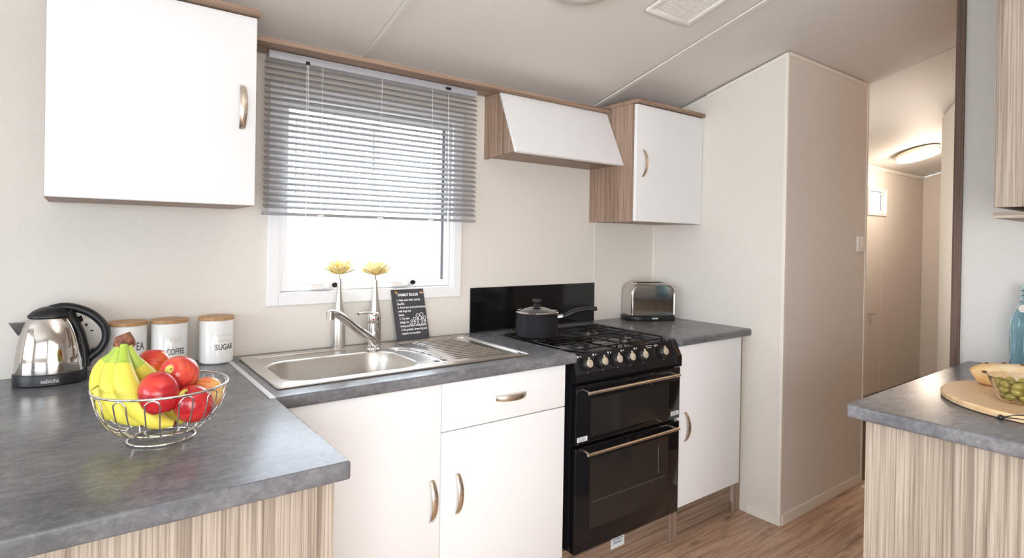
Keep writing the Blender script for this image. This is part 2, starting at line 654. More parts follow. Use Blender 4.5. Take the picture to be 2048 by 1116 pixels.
def window(name, W, fo, sash, reveal, gasket=False):
    """W: opening; fo: width of the inner face frame; sash: width of the sash"""
    x0, x1, z0, z1 = W
    bm = B()
    o = fo
    y1 = -0.012

    def frame(bm, X0, X1, Z0, Z1, wd, ya, yb, bev):
        box(bm, X0, X0 + wd, ya, yb, Z0, Z1, bev)
        box(bm, X1 - wd, X1, ya, yb, Z0, Z1, bev)
        box(bm, X0 + wd, X1 - wd, ya, yb, Z0, Z0 + wd, bev)
        box(bm, X0 + wd, X1 - wd, ya, yb, Z1 - wd, Z1, bev)
    frame(bm, x0 - o, x1 + o, z0 - o, z1 + o, o + 0.001, y1, -0.0005, 0.003)
    frame(bm, x0 + 0.0005, x1 - 0.0005, z0 + 0.0005, z1 - 0.0005, 0.006, y1 + .002, 0.05, 0.001)
    r = struct(name, bm, M_upvc)
    bm = B()
    frame(bm, x0 + .008, x1 - .008, z0 + .008, z1 - .008, sash, 0.012, 0.05, 0.004)
    obj('sash', bm, M_upvc, r)
    s = sash + 0.008
    bm = B()
    box(bm, x0 + s - .003, x1 - s + .003, 0.028, 0.032, z0 + s - .003, z1 - s + .003)
    obj('glass_pane', bm, M_winglass, r)
    if gasket:
        bm = B()
        box(bm, x1 - s - 0.012, x1 - s - .0005, 0.020, 0.0275, z0 + s, z1 - s)
        obj('gasket', bm, mat('grey_gasket', (0.22, 0.22, 0.24), 0.5), r, label='grey gasket down the right side of the pane')
    return r


def win_glass():
    m = bpy.data.materials.new('window_glass')
    m.use_nodes = True
    nt = m.node_tree
    nt.nodes.clear()
    o = nt.nodes.new('ShaderNodeOutputMaterial')
    t = nt.nodes.new('ShaderNodeBsdfTransparent')
    g = nt.nodes.new('ShaderNodeBsdfGlossy')
    g.inputs['Roughness'].default_value = 0.02
    x = nt.nodes.new('ShaderNodeMixShader')
    x.inputs[0].default_value = 0.06
    nt.links.new(t.outputs[0], x.inputs[1])
    nt.links.new(g.outputs[0], x.inputs[2])
    nt.links.new(x.outputs[0], o.inputs[0])
    return m


M_winglass = win_glass()
w1 = window('window_1', W1, 0.040, 0.026, 0, True)
w2 = window('window_2', W2, 0.022, 0.022, 0, True)
for i, x in enumerate((1.190, 1.510)):     # catches on the bottom rail
    bm = B()
    box(bm, x - .03, x + .045, -0.012, 0.011, 1.117, 1.143, 0.004)
    tube(bm, [(x + .02, -0.014, 1.133), (x + .03, -0.024, 1.134), (x + .055, -0.026, 1.136)], [0.013, 0.016, 0.012], 14)
    h = obj('window_catch', bm, M_white, w1)
    bm = B()
    lathe(bm, [(0.0005, 0), (0.009, 0), (0.009, 0.004), (0.0005, 0.004)], 20)
    for v in bm.verts:
        v.co = V((x + .046 + v.co.x * 1.2, -0.040 - v.co.z, 1.136 + v.co.y))
    obj('catch_knob', bm, M_blackp, h, label='black push button of the catch')
bm = B()
tube(bm, [(1.13, -0.016, 1.139), (1.24, -0.016, 1.139)], 0.0022, 8)
tube(bm, [(1.45, -0.016, 1.136), (1.53, -0.016, 1.136)], 0.0022, 8)
obj('stay_rod', bm, M_white, w1)

# ---------------------------------------------------------------- outdoors, seen through the blind
bm = B()
box(bm, -30, 40, 0.06, 60, -0.62, -0.6)
struct('ground_outside', bm, mat('pale_ground', (0.55, 0.55, 0.5), 0.9))
t = thing('garden_pergola', 'pale timber lattice pergola outside the kitchen window, seen through the blind', 'pergola', (2.2, 2.6, -0.6))
M_perg = mat('weathered_timber', (0.30, 0.28, 0.27), 0.8)
bm = B()
for i in range(11):
    y = 2.6 + 0.0
    zz = 1.62 + i * 0.062
    box(bm, 1.78, 2.50 + (i - 10) * 0.02, y - .015, y + .015, zz, zz + 0.022)
for i in range(12):
    x = 1.80 + i * 0.062
    box(bm, x, x + 0.022, y - .02, y + .02, 1.62 + max(0, i - 8) * .08, 2.26)
obj('lattice', bm, M_perg, t, world=t)
for x in (1.76, 2.52):
    bm = B()
    box(bm, x, x + .07, 2.57, 2.64, -0.6, 2.32)
    obj('post', bm, M_perg, t, world=t)

# ---------------------------------------------------------------- cupboards
HANDLES = {}


def handle_bm(L=0.128, bow=0.026, wd=0.020):
    """bow handle along local z, mounted on a face whose outside is -y; origin on the face"""
    bm = B()
    n = 24
    rings = []
    for i in range(n + 1):
        t = i / n
        z = (t - 0.5) * L
        y = -bow * (1 - (2 * t - 1) ** 2) ** 0.75 - 0.0005
        wv = wd * (0.84 + 0.16 * math.sin(PI * t)) / 2
        th = 0.0022 + 0.001 * math.sin(PI * t)
        sl = (2 * t - 1)
        nrm = V((0, -1, sl * 0.55)).normalized()
        c = V((0, y, z))
        rings.append([c + V((wv, 0, 0)) - nrm * 0, c + V((wv * .6, 0, 0)) + nrm * th, c + V((-wv * .6, 0, 0)) + nrm * th, c + V((-wv, 0, 0)),
                      c + V((-wv * .6, 0, 0)) - nrm * th * .4, c + V((wv * .6, 0, 0)) - nrm * th * .4])
    loft(bm, rings)
    # cross-hatched grip: small raised studs in the middle
    for i in range(9, 17):
        for k in range(3):
            t = (i + 0.0) / (n + 1)
            z = (t - 0.5) * L + (k - 1) * 0.0
            y = -bow * (1 - (2 * t - 1) ** 2) ** 0.75 - 0.0032
            x = (k - 1) * 0.0048
            box(bm, x - .0014, x + .0014, y - .0006, y + .0008, z - .0019, z + .0019)
    return bm


def add_handle(parent, root, x, y, z, horiz=False):
    bm = handle_bm()
    mt = Matrix.Rotation(PI / 2, 4, 'Y') if horiz else Matrix.Identity(4)
    shift(bm, (x, y, z), mt)
    return obj('handle', bm, M_nickel, parent, world=root, smooth=40)


def door(parent, root, x0, x1, z0, z1, yf, th=0.018, name='door'):
    bm = B()
    box(bm, x0, x1, yf, yf + th, z0, z1, 0.0025, seg=3)
    return obj(name, bm, M_gloss, parent, world=root, smooth=50)


ZK, ZD = 0.160, 0.8715
WT = 0.865   # underside of the worktop
# sink base cupboard
X0, X1, X2 = 0.892, 1.381, 1.897
t = thing('base_cupboard', 'white base cupboard under the sink, with one tall door', 'cupboard', (1.137, -0.3, 0))
bm = B()
box(bm, X0, X1 - .0005, YD + 0.0195, -0.02, ZK + .005, WT - 0.17)
box(bm, X0, X1 - .0005, YD + 0.0195, YD + .035, ZK + .005, WT - .0005)
obj('body', bm, M_woodz, t, world=t)
d = door(t, t, X0 + .001, X1 - 0.0012, ZK, ZD - .008, YD)
add_handle(d, t, 1.349, YD, 0.508)
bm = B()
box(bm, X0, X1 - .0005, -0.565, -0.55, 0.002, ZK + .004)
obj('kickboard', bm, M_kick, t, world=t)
# drawer cupboard
t = thing('base_cupboard', 'white base cupboard with a drawer over a door, left of the black cooker', 'cupboard', (1.64, -0.3, 0))
bm = B()
box(bm, X1 + .0005, X2, YD + 0.0195, -0.02, ZK - .03, WT - .0205)
box(bm, X1 + .0005, X2 + .0, YD + 0.0195, YD + .06, WT - .0205, WT - .0005)
obj('body', bm, M_woodz, t, world=t)
d = door(t, t, X1 + .0012, X2 - 0.001, ZK, 0.7095, YD)
add_handle(d, t, 1.441, YD, 0.508)
d = door(t, t, X1 + .0012, X2 - 0.001, 0.7125, ZD - .008, YD, name='drawer')
add_handle(d, t, 1.65, YD, 0.787, True)
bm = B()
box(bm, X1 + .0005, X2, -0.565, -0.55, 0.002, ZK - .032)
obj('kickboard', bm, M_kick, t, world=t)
# right-hand cupboard
t = thing('base_cupboard', 'white base cupboard with one door, right of the black cooker', 'cupboard', (2.82, -0.3, 0))
X3, X4 = 2.553, 3.040
bm = B()
box(bm, X3, X4, YD + 0.0195, -0.02, ZK + .005, WT - .0005)
box(bm, X4, XE - .002, YD + 0.03, YD + 0.045, 0.05, WT - .0005)
obj('body', bm, M_woodz, t, world=t)
d = door(t, t, X3, X4, ZK, ZD - .008, YD)
add_handle(d, t, 2.607, YD, 0.508)
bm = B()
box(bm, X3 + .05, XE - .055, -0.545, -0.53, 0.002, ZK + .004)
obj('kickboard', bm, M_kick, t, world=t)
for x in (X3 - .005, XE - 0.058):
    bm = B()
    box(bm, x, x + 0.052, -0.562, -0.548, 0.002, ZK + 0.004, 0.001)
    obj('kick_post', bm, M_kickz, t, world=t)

# left peninsula
t = thing('peninsula_unit', 'wood-grain panelled peninsula under the worktop with the fruit bowl', 'cupboard', (0.3, -0.6, 0))
bm = B()
box(bm, -0.36, 0.862, -1.085, -1.067, 0.002, WT - .0005, 0.001)
obj('end_panel', bm, M_woodz, t, world=t)
bm = B()
box(bm, -0.36, 0.855, -1.066, -0.615, 0.01, WT - .0005)
box(bm, -0.36, 0.885, -0.6145, -0.02, 0.01, WT - .0005)
obj('body', bm, M_woodz, t, world=t)


def nose(x0, x1, y0, y1, z0=WT, z1=H, r=0.012, sides=('f',)):
    """worktop slab with softly rounded edges"""
    bm = B()
    box(bm, x0, x1, y0, y1, z0, z1)
    sel = []
    for e in bm.edges:
        m = (e.verts[0].co + e.verts[1].co) / 2
        horiz = abs(e.verts[0].co.z - e.verts[1].co.z) < 1e-6
        if horiz:
            if 'f' in sides and abs(m.y - y0) < 1e-6 and abs(e.verts[0].co.x - e.verts[1].co.x) > .01:
                sel.append(e)
            if 'r' in sides and abs(m.x - x1) < 1e-6:
                sel.append(e)
            if 'l' in sides and abs(m.x - x0) < 1e-6:
                sel.append(e)
        else:
            if 'fr' in sides and abs(m.x - x1) < 1e-6 and abs(m.y - y0) < 1e-6:
                sel.append(e)
            if 'bl' in sides and abs(m.x - x0) < 1e-6 and abs(m.y - y1) < 1e-6:
                sel.append(e)
    if sel:
        bmesh.ops.bevel(bm, geom=sel, offset=r, segments=5, profile=0.5, affect='EDGES')
    return bm


# worktops
wA = nose(-0.40, 0.8835, -1.112, -0.6075, sides=('f', 'r', 'fr'), r=0.005)
box(wA, -0.40, 0.8665, -0.6075, -0.001, WT, H)
obj('worktop', wA, M_stone, label='slate grey peninsula worktop at front left, carrying kettle and fruit bowl', cat='worktop', smooth=40)
bm = B()
box(bm, 0.8675, 0.8825, -0.607, -0.001, WT + .004, H + 0.0018, 0.0008)
obj('joining_strip', bm, M_alu, label='pale metal strip joining the peninsula worktop to the sink worktop', cat='strip')
SB = (0.945, 1.375, -0.487, -0.195)    # sink bowl opening
bm = nose(0.8835, 1.935, YW, SB[2] - .004, r=0.011)
box(bm, 0.8835, SB[0] - .004, SB[2] - .004, -0.001, WT, H)
box(bm, SB[1] + .004, 1.935, SB[2] - .004, -0.048, WT, H)
box(bm, SB[0] - .004, SB[1] + .004, SB[3] + .004, -0.048, WT, H)
box(bm, SB[0] - .004, 2.553, -0.048, -0.001, WT, H)
obj('worktop', bm, M_stone, label='slate grey worktop holding the sink, left of the cooker', cat='worktop', smooth=40)
bm = nose(2.556, XE - .001, YW, -0.001, r=0.011, sides=('f',))
obj('worktop', bm, M_stone, label='slate grey worktop under the toaster, right of the cooker', cat='worktop', smooth=40)

# right peninsula
t = thing('peninsula_unit', 'wood-grain panelled unit under the worktop with the bread board', 'cupboard', (2.6, -1.8, 0))
bm = B()
box(bm, 2.126, 2.144, -2.30, -1.50, 0.002, WT - .0005, 0.001)
obj('end_panel', bm, M_woodz, t, world=t)
bm = B()
box(bm, 2.145, XE - .014, -2.29, -1.505, 0.01, WT - .0005)
obj('body', bm, M_woodz, t, world=t)
bm = nose(2.085, XE - .0135, -2.34, -1.468, r=0.010, sides=('l', 'bl'))
obj('worktop', bm, M_stone, label='slate grey worktop at front right, carrying bread, olives and bottle', cat='worktop', smooth=40)

# wall cabinets
def wall_cabinet(label, x0, x1, z0, z1, hx, yf=-0.311):
    t = thing('wall_cabinet', label, 'cabinet', ((x0 + x1) / 2, -0.15, z0))
    bm = B()
    box(bm, x0, x1, yf + .0185, -0.001, z0, z1)
    obj('body', bm, M_carc, t, world=t)
    d = door(t, t, x0 + .001, x1 - .001, z0 + .001, z1 - .003, yf)
    add_handle(d, t, hx, yf, 1.69)
    bm = B()
    box(bm, x0 - .004, x1 + (.006 if x1 < 3 else -.0), yf - 0.016, -0.001, z1 + .0005, z1 + 0.018, 0.001)
    obj('top_board', bm, M_carcx, t, world=t)
    return t


wall_cabinet('white wall cabinet over the peninsula, left of the window', 0.404, 0.893, 1.402, 1.962, 0.853)
wall_cabinet('white wall cabinet over the toaster, right of the extractor hood', 2.580, XE - .002, 1.411, 1.972, 2.629)

# board running above the window from cabinet to cabinet
bm = B()
box(bm, 0.901, 2.575, -0.140, -0.001, 1.950, 1.967, 0.001)
obj('pelmet_board', bm, M_carcx, label='long thin wood board above the blind, joining the wall cabinets', cat='board')

# extractor hood housing
t = thing('hood_housing', 'boxed extractor housing with sloping white front above the cooker', 'hood', (2.25, -0.1, 1.67))
bm = B()
prism(bm, [(-0.001, 1.672), (-0.222, 1.682), (-0.105, 1.9485), (-0.001, 1.9485)], 'x', 1.920, 1.935)
prism(bm, [(-0.001, 1.680), (-0.215, 1.684), (-0.215, 1.700), (-0.001, 1.695)], 'x', 1.936, 2.575)
obj('side_panel', bm, M_carc, t, world=t)
bm = B()
prism(bm, [(-0.2235, 1.678), (-0.237, 1.684), (-0.120, 1.9485), (-0.1065, 1.9485)], 'x', 1.923, 2.5765, bev=0.0015)
obj('sloping_front', bm, M_gloss, t, world=t)

# right wall cabinet seen at the frame edge
t = thing('wall_cabinet', 'wood-grain wall cabinet at the right edge above the blue bottle', 'cabinet', (2.9, -1.9, 1.43))
bm = B()
ZT = 2.30
box(bm, 2.50, XE - .014, -2.2, -1.667, 1.4285, ZT)
obj('body', bm, M_woodz, t, world=t)
bm = B()
box(bm, 2.56, 3.0, -2.15, -1.72, 1.415, 1.428)
obj('spacer', bm, M_woody, t, world=t)
bm = B()
box(bm, 2.50, XE - .014, -2.2, -1.6665, 1.398, 1.4145, 0.0006)
obj('light_pelmet', bm, M_woody, t, world=t)

# ---------------------------------------------------------------- sink
sink = thing('sink', 'stainless steel inset sink with ribbed drainer under the window', 'sink', (1.34, -0.3, H))
ox0, ox1, oy0, oy1 = 0.908, 1.778, -0.528, -0.062
hole = rrect((SB[0] + SB[1]) / 2, (SB[2] + SB[3]) / 2, (SB[1] - SB[0]) / 2, (SB[3] - SB[2]) / 2, 0.085, 10)
hc = V(((SB[0] + SB[1]) / 2, (SB[2] + SB[3]) / 2))


def square_ring(pts, x0, x1, y0, y1, c):
    out = []
    for p in pts:
        d = V(p) - c
        ts = []
        if d.x > 1e-9:
            ts.append((x1 - c.x) / d.x)
        if d.x < -1e-9:
            ts.append((x0 - c.x) / d.x)
        if d.y > 1e-9:
            ts.append((y1 - c.y) / d.y)
        if d.y < -1e-9:
            ts.append((y0 - c.y) / d.y)
        s = min(ts)
        out.append((c.x + d.x * s, c.y + d.y * s))
    # snap the nearest sample to each corner
    for cx in (x0, x1):
        for cy in (y0, y1):
            k = min(range(len(out)), key=lambda i: (out[i][0] - cx) ** 2 + (out[i][1] - cy) ** 2)
            out[k] = (cx, cy)
    return out


zt = H + 0.0035
bm = B()
xm = 1.42
sq = square_ring(hole, ox0, xm, oy0, oy1, hc)
hole_out = rrect(hc.x, hc.y, (SB[1] - SB[0]) / 2 + .010, (SB[3] - SB[2]) / 2 + .010, 0.092, 10)
loft(bm, [[V((*p, zt)) for p in sq], [V((*p, zt)) for p in hole_out], [V((*p, zt + .0022)) for p in rrect(hc.x, hc.y, (SB[1] - SB[0]) / 2 + .005, (SB[3] - SB[2]) / 2 + .005, 0.088, 10)], [V((*p, zt)) for p in hole]], cap=False)
vs_ = [bm.verts.new(p) for p in ((xm, oy0, zt), (ox1, oy0, zt), (ox1, oy1, zt), (xm, oy1, zt))]
bm.faces.new(vs_)
# rolled rim
rim = rrect((ox0 + ox1) / 2, (oy0 + oy1) / 2, (ox1 - ox0) / 2, (oy1 - oy0) / 2, 0.012, 5)
tube(bm, [V((*p, H + 0.0032)) for p in rim], 0.0030, 8, loop=True)
pl = obj('rim_plate', bm, M_steel, sink, world=sink, smooth=35)
# bowl
bm = B()
hx, hy = (SB[1] - SB[0]) / 2, (SB[3] - SB[2]) / 2
rings = []
for dz, ins, rr in ((0, 0, .085), (-.004, .002, .084), (-.03, .006, .083), (-.09, .014, .08), (-.125, .022, .075), (-.140, .036, .066), (-.146, .06, .05)):
    rings.append([V((*p, zt + dz)) for p in rrect(hc.x, hc.y, hx - ins, hy - ins, min(rr, hy - ins - .002), 10)])
loft(bm, rings, cap=False)
bm.faces.new([v for v in bm.verts[-len(hole):]])
obj('bowl', bm, M_steelb, sink, world=sink, smooth=60)
# drainer ribs
bm = B()
n = 13
for i in range(n):
    y = -0.118 - i * 0.0275
    xs = 1.50 + 0.035 * math.cos((i - 5) / 6.0 * 1.2)
    pts = [V((xs, y, zt - .001)), V((xs + .02, y, zt + .0012)), V((1.70, y, zt + .0012)), V((1.715, y, zt - .001))]
    tube(bm, pts, 0.0052, 8, sq=(1, 0.5))
obj('drainer_rib', bm, M_steel, sink, world=sink, smooth=60, kind='stuff')
bm = B()   # raised bead round the drainer and the tap ledge
pr = rrect(1.605, -0.30, 0.155, 0.205, 0.03, 6)
tube(bm, [V((*p, zt - .0005)) for p in pr], 0.0038, 8, loop=True)
tube(bm, [V((0.955, -0.10, zt)), V((1.26, -0.10, zt))], 0.004, 8)
for k in range(3):
    arc = [V((1.40 + (0.055 + .02 * k) * math.cos(a), -0.37 + 0.165 * math.sin(a) + 0.02 * k, zt)) for a in [(-0.5 + j * 0.17) for j in range(14)]]
    tube(bm, arc, 0.0026, 8)
obj('raised_bead', bm, M_steel, sink, world=sink, smooth=60)
M_slot = mat('slot_shadow', (0.05, 0.05, 0.055), 0.5)
for k in range(5):
    a = 0.1 + k * 0.27
    p = V((1.40 + 0.073 * math.cos(a), -0.36 + 0.165 * math.sin(a), zt + .0005))
    d = V((-math.sin(a) * .4, math.cos(a), 0)).normalized() * 0.010
    bm = B()
    tube(bm, [p - d, p + d], 0.004, 8, sq=(1, .3))
    obj('overflow_slot', bm, M_slot, sink, world=sink)
bm = B()
tube(bm, [V((1.43, -0.452, zt + .0002)), V((1.475, -0.448, zt + .0002))], 0.011, 12, sq=(1, .1))
obj('overflow_cover', bm, M_slot, sink, world=sink, label='dark oval overflow opening')

# tap
tp = thing('mixer_tap', 'chrome mixer tap with a long angled spout at the back of the sink', 'tap', (1.337, -0.165, zt + .001))
bm = B()
lathe(bm, [(0.026, 0), (0.026, 0.006), (0.020, 0.010), (0.019, 0.06), (0.0205, 0.095), (0.0205, 0.098)], 32)
obj('body', bm, M_chrome, tp, smooth=40)
bm = B()
lathe(bm, [(0.0205, 0.0985), (0.0225, 0.102), (0.0225, 0.128), (0.019, 0.136), (0.010, 0.139), (0.001, 0.139)], 32)
tube(bm, smoothpath([(0, 0, 0.130), (-.02, -.012, 0.137), (-.05, -.022, 0.140), (-0.07, -.03, 0.139)], 4), [0.009] * 5 + [0.0075] * 4 + [0.006] * 4, 12, sq=(1.0, .55))
lv = obj('lever', bm, M_chrome, tp, smooth=40)
bm = B()
lathe(bm, [(0.0001, 0), (0.0035, 0), (0.0035, .0015), (0.0001, .0015)], 16)
shift(bm, (-0.010, -0.0213, 0.115), Matrix.Rotation(PI / 2, 4, 'X'))
obj('temperature_dot', bm, M_red, lv, label='small red dot')
bm = B()
tipx, tipy = 1.120 - 1.337, -0.325 + 0.165
P = smoothpath([(0, -0.004, 0.026), (-.02, -0.018, 0.046), (tipx * .45, tipy * .45, 0.098), (tipx * .8, tipy * .8, 0.151), (tipx * .95, tipy * .95, 0.163), (tipx, tipy, 0.160)], 6)
tube(bm, P, interp([0.017, 0.0155, 0.0145, 0.0135, 0.013, 0.0125], len(P)), 18)
cyl(bm, (tipx, tipy, 0.170), (tipx - .001, tipy, 0.146), 0.0125, 20)
obj('spout', bm, M_chrome, tp, smooth=40)

# ---------------------------------------------------------------- cooker
ck = thing('cooker', 'black freestanding gas cooker with double oven doors and six knobs', 'cooker', (2.242, -0.3, 0))
CX0, CX1 = 1.938, 2.548
HT = 0.884
bm = B()
box(bm, CX0, CX1, -0.575, -0.052, 0.16, HT - .012, 0.002)
obj('body', bm, M_black, ck, world=ck)
bm = B()
box(bm, CX0, CX1, -0.572, -0.052, HT - .0115, HT, 0.003)
hob = obj('hob_plate', bm, M_blackg, ck, world=ck, smooth=50)
# control panel
M_champ = mat('champagne_metal', (0.72, 0.66, 0.54), 0.35, 0.55)
bm = B()
prism(bm, [(-0.5725, HT - .004), (-0.5725, 0.795), (-0.604, 0.795), (-0.600, 0.822), (-0.578, HT + .008), (-0.570, HT + .008)], 'x', CX0, CX1 - .03)
cp = obj('control_panel', bm, M_black, ck, world=ck)
bm = B()
prism(bm, [(-0.560, HT - .0), (-0.5725, HT - .004), (-0.5725, 0.785), (-0.612, 0.785), (-0.612, 0.83), (-0.575, HT + .012), (-0.560, HT + .012)], 'x', CX1 - .0295, CX1 + .001, bev=0.002)
obj('panel_end', bm, M_black, ck, world=ck)
pn = V((0, -0.950, 0.31)).normalized()   # outward normal of the sloped panel
ta = math.atan2(0.31, 0.950)


def on_panel(x, z):
    f = (z - 0.822) / (HT + .008 - 0.822)
    return V((x, -0.600 + f * 0.022, z))


Rp = Matrix.Rotation(-ta, 4, 'X')
for i, x in enumerate((1.995, 2.076, 2.157, 2.232, 2.309, 2.437)):
    bm = B()
    lathe(bm, [(0.024, 0), (0.0235, 0.010), (0.019, 0.020), (0.014, 0.0235), (0.0001, 0.0235)], 28)
    shift(bm, on_panel(x, 0.853) + pn * .0005, Rp @ Matrix.Rotation(PI / 2, 4, 'X'))
    k = obj('knob', bm, M_blackp, ck, world=ck, smooth=40)
    bm = B()
    lathe(bm, [(0.0150, 0.0238), (0.0150, 0.0265), (0.0135, 0.0275), (0.0001, 0.0275)], 28)
    box(bm, -0.0032, 0.0032, 0.010, 0.023, 0.0236, 0.0275, 0.001)
    shift(bm, on_panel(x, 0.853) + pn * .0005, Rp @ Matrix.Rotation(PI / 2, 4, 'X'))
    obj('knob_cap', bm, M_champ, k, world=ck, smooth=40, label='pale brass-coloured cap with pointer')
# printed marks above the knobs
for x in (1.995, 2.076, 2.157, 2.232, 2.309, 2.437):
    for dx, zz, rr in ((-.032, .882, .0042), (-.019, .882, .0026), (.004, .824, .0016)):
        t_ = B()
        lathe(t_, [(rr, 0), (rr, .0004), (rr * .45, .0004), (rr * .45, 0)], 12, cap=False)
        shift(t_, on_panel(x + dx, zz) + pn * .0006, Rp @ Matrix.Rotation(PI / 2, 4, 'X'))
        obj('printed_mark', t_, M_whitep, cp, world=ck)
for a_, b_, c_ in ((0, .040, 0), (.008, .034, -.0075)):
    t_ = B()
    box(t_, a_, b_, -.0004, 0, c_, c_ + .002)
    shift(t_, on_panel(2.345, 0.883) + pn * .0006, Rp)
    obj('printed_name', t_, M_whitep, cp, world=ck)
# burners and pan supports
M_burn = mat('burner_metal', (0.22, 0.21, 0.20), 0.35, 0.9)
for (x, y, r) in ((2.045, -0.235, .030), (2.100, -0.455, .036), (2.375, -0.215, .036), (2.370, -0.450, .026)):
    bm = B()
    lathe(bm, [(r + .012, 0), (r + .012, .003), (r + .002, .004), (r, .004), (r, .009)], 32, (x, y, HT + .0003), cap=True)
    b_ = obj('burner', bm, M_burn, ck, world=ck, smooth=40)
    bm = B()
    lathe(bm, [(r + .001, .0093), (r + .002, .011), (r, .0145), (.001, .0150)], 32, (x, y, HT + .0003))
    obj('burner_cap', bm, M_black, b_, world=ck, smooth=40)
zg = HT + .0215
for gx0, gx1 in ((1.955, 2.235), (2.250, 2.520)):
    bm = B()
    fr = [V((*p, zg - .004)) for p in rrect((gx0 + gx1) / 2, -0.335, (gx1 - gx0) / 2, 0.215, 0.03, 4)]
    tube(bm, fr, 0.0035, 8, loop=True)
    for cy in (-0.225, -0.450):
        for sx in (-1, 1):
            x_ = gx0 if sx < 0 else gx1
            cx = (gx0 + gx1) / 2
            tube(bm, [(x_, cy, zg - .004), (x_ + .02 * -sx, cy, zg), (cx + sx * .022, cy, zg)], 0.003, 8)
            tube(bm, [(cx, cy + sx * .10, zg - .004), (cx, cy + sx * .08, zg), (cx, cy + sx * .022, zg)], 0.003, 8)
            tube(bm, [(x_, cy + .05, zg - .004), (x_ + .02 * -sx, cy + .05, zg), (cx + sx * .055, cy + .05, zg)], 0.0025, 6)
    tube(bm, [(gx0, -0.337, zg - .004), (gx1, -0.337, zg - .004)], 0.003, 8)
    for px in (gx0 + .012, gx1 - .012):
        for py in (-0.14, -0.535):
            cyl(bm, (px, py, HT + .0004), (px, py, zg - .004), .004, 8)
    obj('pan_support', bm, M_black, ck, world=ck, smooth=50)


def bar_handle(parent, x0, x1, z):
    bm = B()
    tube(bm, [(x0, -0.650, z), (x1, -0.650, z)], 0.0062, 14)
    for x in (x0 + .012, x1 - .012):
        tube(bm, [(x, -0.6065, z + .004), (x, -0.648, z)], 0.0045, 10)
    return obj('bar_handle', bm, M_nickel, parent, world=ck, smooth=40, label='slim brass-toned bar handle')


M_ovglass = mat('smoked_oven_glass', (0.022, 0.019, 0.017), 0.06)
for (z0, z1, hz, wz0, wz1) in ((0.562, 0.780, 0.762, 0.585, 0.725), (0.158, 0.550, 0.538, 0.235, 0.500)):
    bm = B()
    box(bm, CX0, CX1, -0.605, -0.578, z0, z1, 0.003)
    d = obj('oven_door', bm, M_blackg, ck, world=ck, smooth=40)
    bm = B()
    box(bm, CX0 + .075, CX1 - .075, -0.6066, -0.6053, wz0, wz1)
    obj('door_glass', bm, M_ovglass, d, world=ck)
    bar_handle(d, 1.958, 2.486, hz)
    if z0 > .5:
        for lx, lz in ((1.945, 0.572), (2.488, 0.578)):
            bm = B()
            box(bm, lx, lx + .052, -0.6058, -0.6052, lz, lz + .018)
            lb = obj('rating_label', bm, M_label, d, world=ck, label='small white sticker')
            bm = B()
            for q in range(3):
                box(bm, lx + .006, lx + .046 - q * .004, -0.6062, -0.6058, lz + .003 + q * .005, lz + .0048 + q * .005)
            obj('label_print', bm, M_ink, lb, world=ck)
    else:
        bm = B()   # shelf edge and rail seen through the glass
        tube(bm, [(2.03, -0.6068, 0.335), (2.455, -0.6068, 0.335)], 0.0011, 6)
        tube(bm, [(2.41, -0.6068, 0.465), (2.41, -0.6068, 0.352)], 0.0013, 6)
        obj('oven_shelf', bm, mat('dim_wire', (0.16, 0.15, 0.15), 0.35, 0.5), d, world=ck)
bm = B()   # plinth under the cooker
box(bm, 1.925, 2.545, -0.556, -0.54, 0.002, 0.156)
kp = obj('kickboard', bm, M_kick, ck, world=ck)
bm = B()
box(bm, 2.187, 2.266, -0.5566, -0.5561, 0.082, 0.132)
lb = obj('notice', bm, M_label, kp, world=ck, label='white sticker reading valve below appliance')
bm = text_bm('VALVE BELOW\nAPPLIANCE', 0.0135, .0001, 'CENTER', 0.72, 0.0003)
shift(bm, (2.2265, -0.5568, 0.112))
obj('lettering', bm, M_blue, lb, world=ck)

# splashback
bm = B()
box(bm, 1.858, 2.622, -0.009, -0.001, H + .001, 1.098, 0.001)
obj('splashback', bm, M_blackg, label='glossy black glass splashback behind the cooker', cat='splashback')

# saucepan
pc = V((2.018, -0.272, zg + .0035))
pan = thing('saucepan', 'dark grey saucepan with glass lid on the rear left burner', 'pan', pc)
R_ = 0.0895
bm = B()
lathe(bm, [(0.001, 0), (R_ - .016, 0), (R_ - .006, .004), (R_, .014), (R_, .098), (R_ + .002, .100), (R_ - .001, .1015), (R_ - .003, .098), (R_ - .003, .014), (R_ - .012, .005), (0.001, .004)], 56, cap=False)
obj('pan_body', bm, M_pan, pan, smooth=45)
bm = B()
dom = [(R_ + .0005, .1022), (R_ + .002, .104), (R_ - .003, .1065)]
for k in range(9):
    a = k / 8
    dom.append(((R_ - .006) * (1 - a) + .012 * a, .106 + .020 * math.sin(a * PI / 2)))
dom2 = [(r_, z_ - .0025) for r_, z_ in dom[3:]][::-1]
lathe(bm, dom[3:] + dom2, 48, cap=False)
ld = obj('lid', bm, M_glass, pan, smooth=50, label='clear glass lid')
bm = B()
lathe(bm, [(R_ - .006, .1022), (R_ + .002, .1022), (R_ + .003, .105), (R_ - .002, .1085), (R_ - .007, .107)], 56, cap=False)
obj('lid_rim', bm, M_chrome, ld, smooth=50)
bm = B()
lathe(bm, [(.019, .1262), (.019, .1275), (.013, .134), (.009, .139), (.015, .144), (.021, .148), (.021, .152), (.015, .157), (.001, .159)], 32)
obj('lid_knob', bm, M_blackp, ld, smooth=40)
bm = B()
hd = V((0.80, -0.52, 0)).normalized()
P = smoothpath([hd * (R_ - .001) + V((0, 0, .082)), hd * (R_ + .03) + V((0, 0, .088)), hd * (R_ + .065) + V((0, 0, .104)), hd * (R_ + .11) + V((0, 0, .115)), hd * (R_ + .165) + V((0, 0, .120))], 6)
tube(bm, P[4:], interp([.011, .014, .0155, .015, .0145, .012], len(P) - 4), 14, sq=(1.15, .72))
obj('handle', bm, M_blackp, pan, smooth=40)
bm = B()
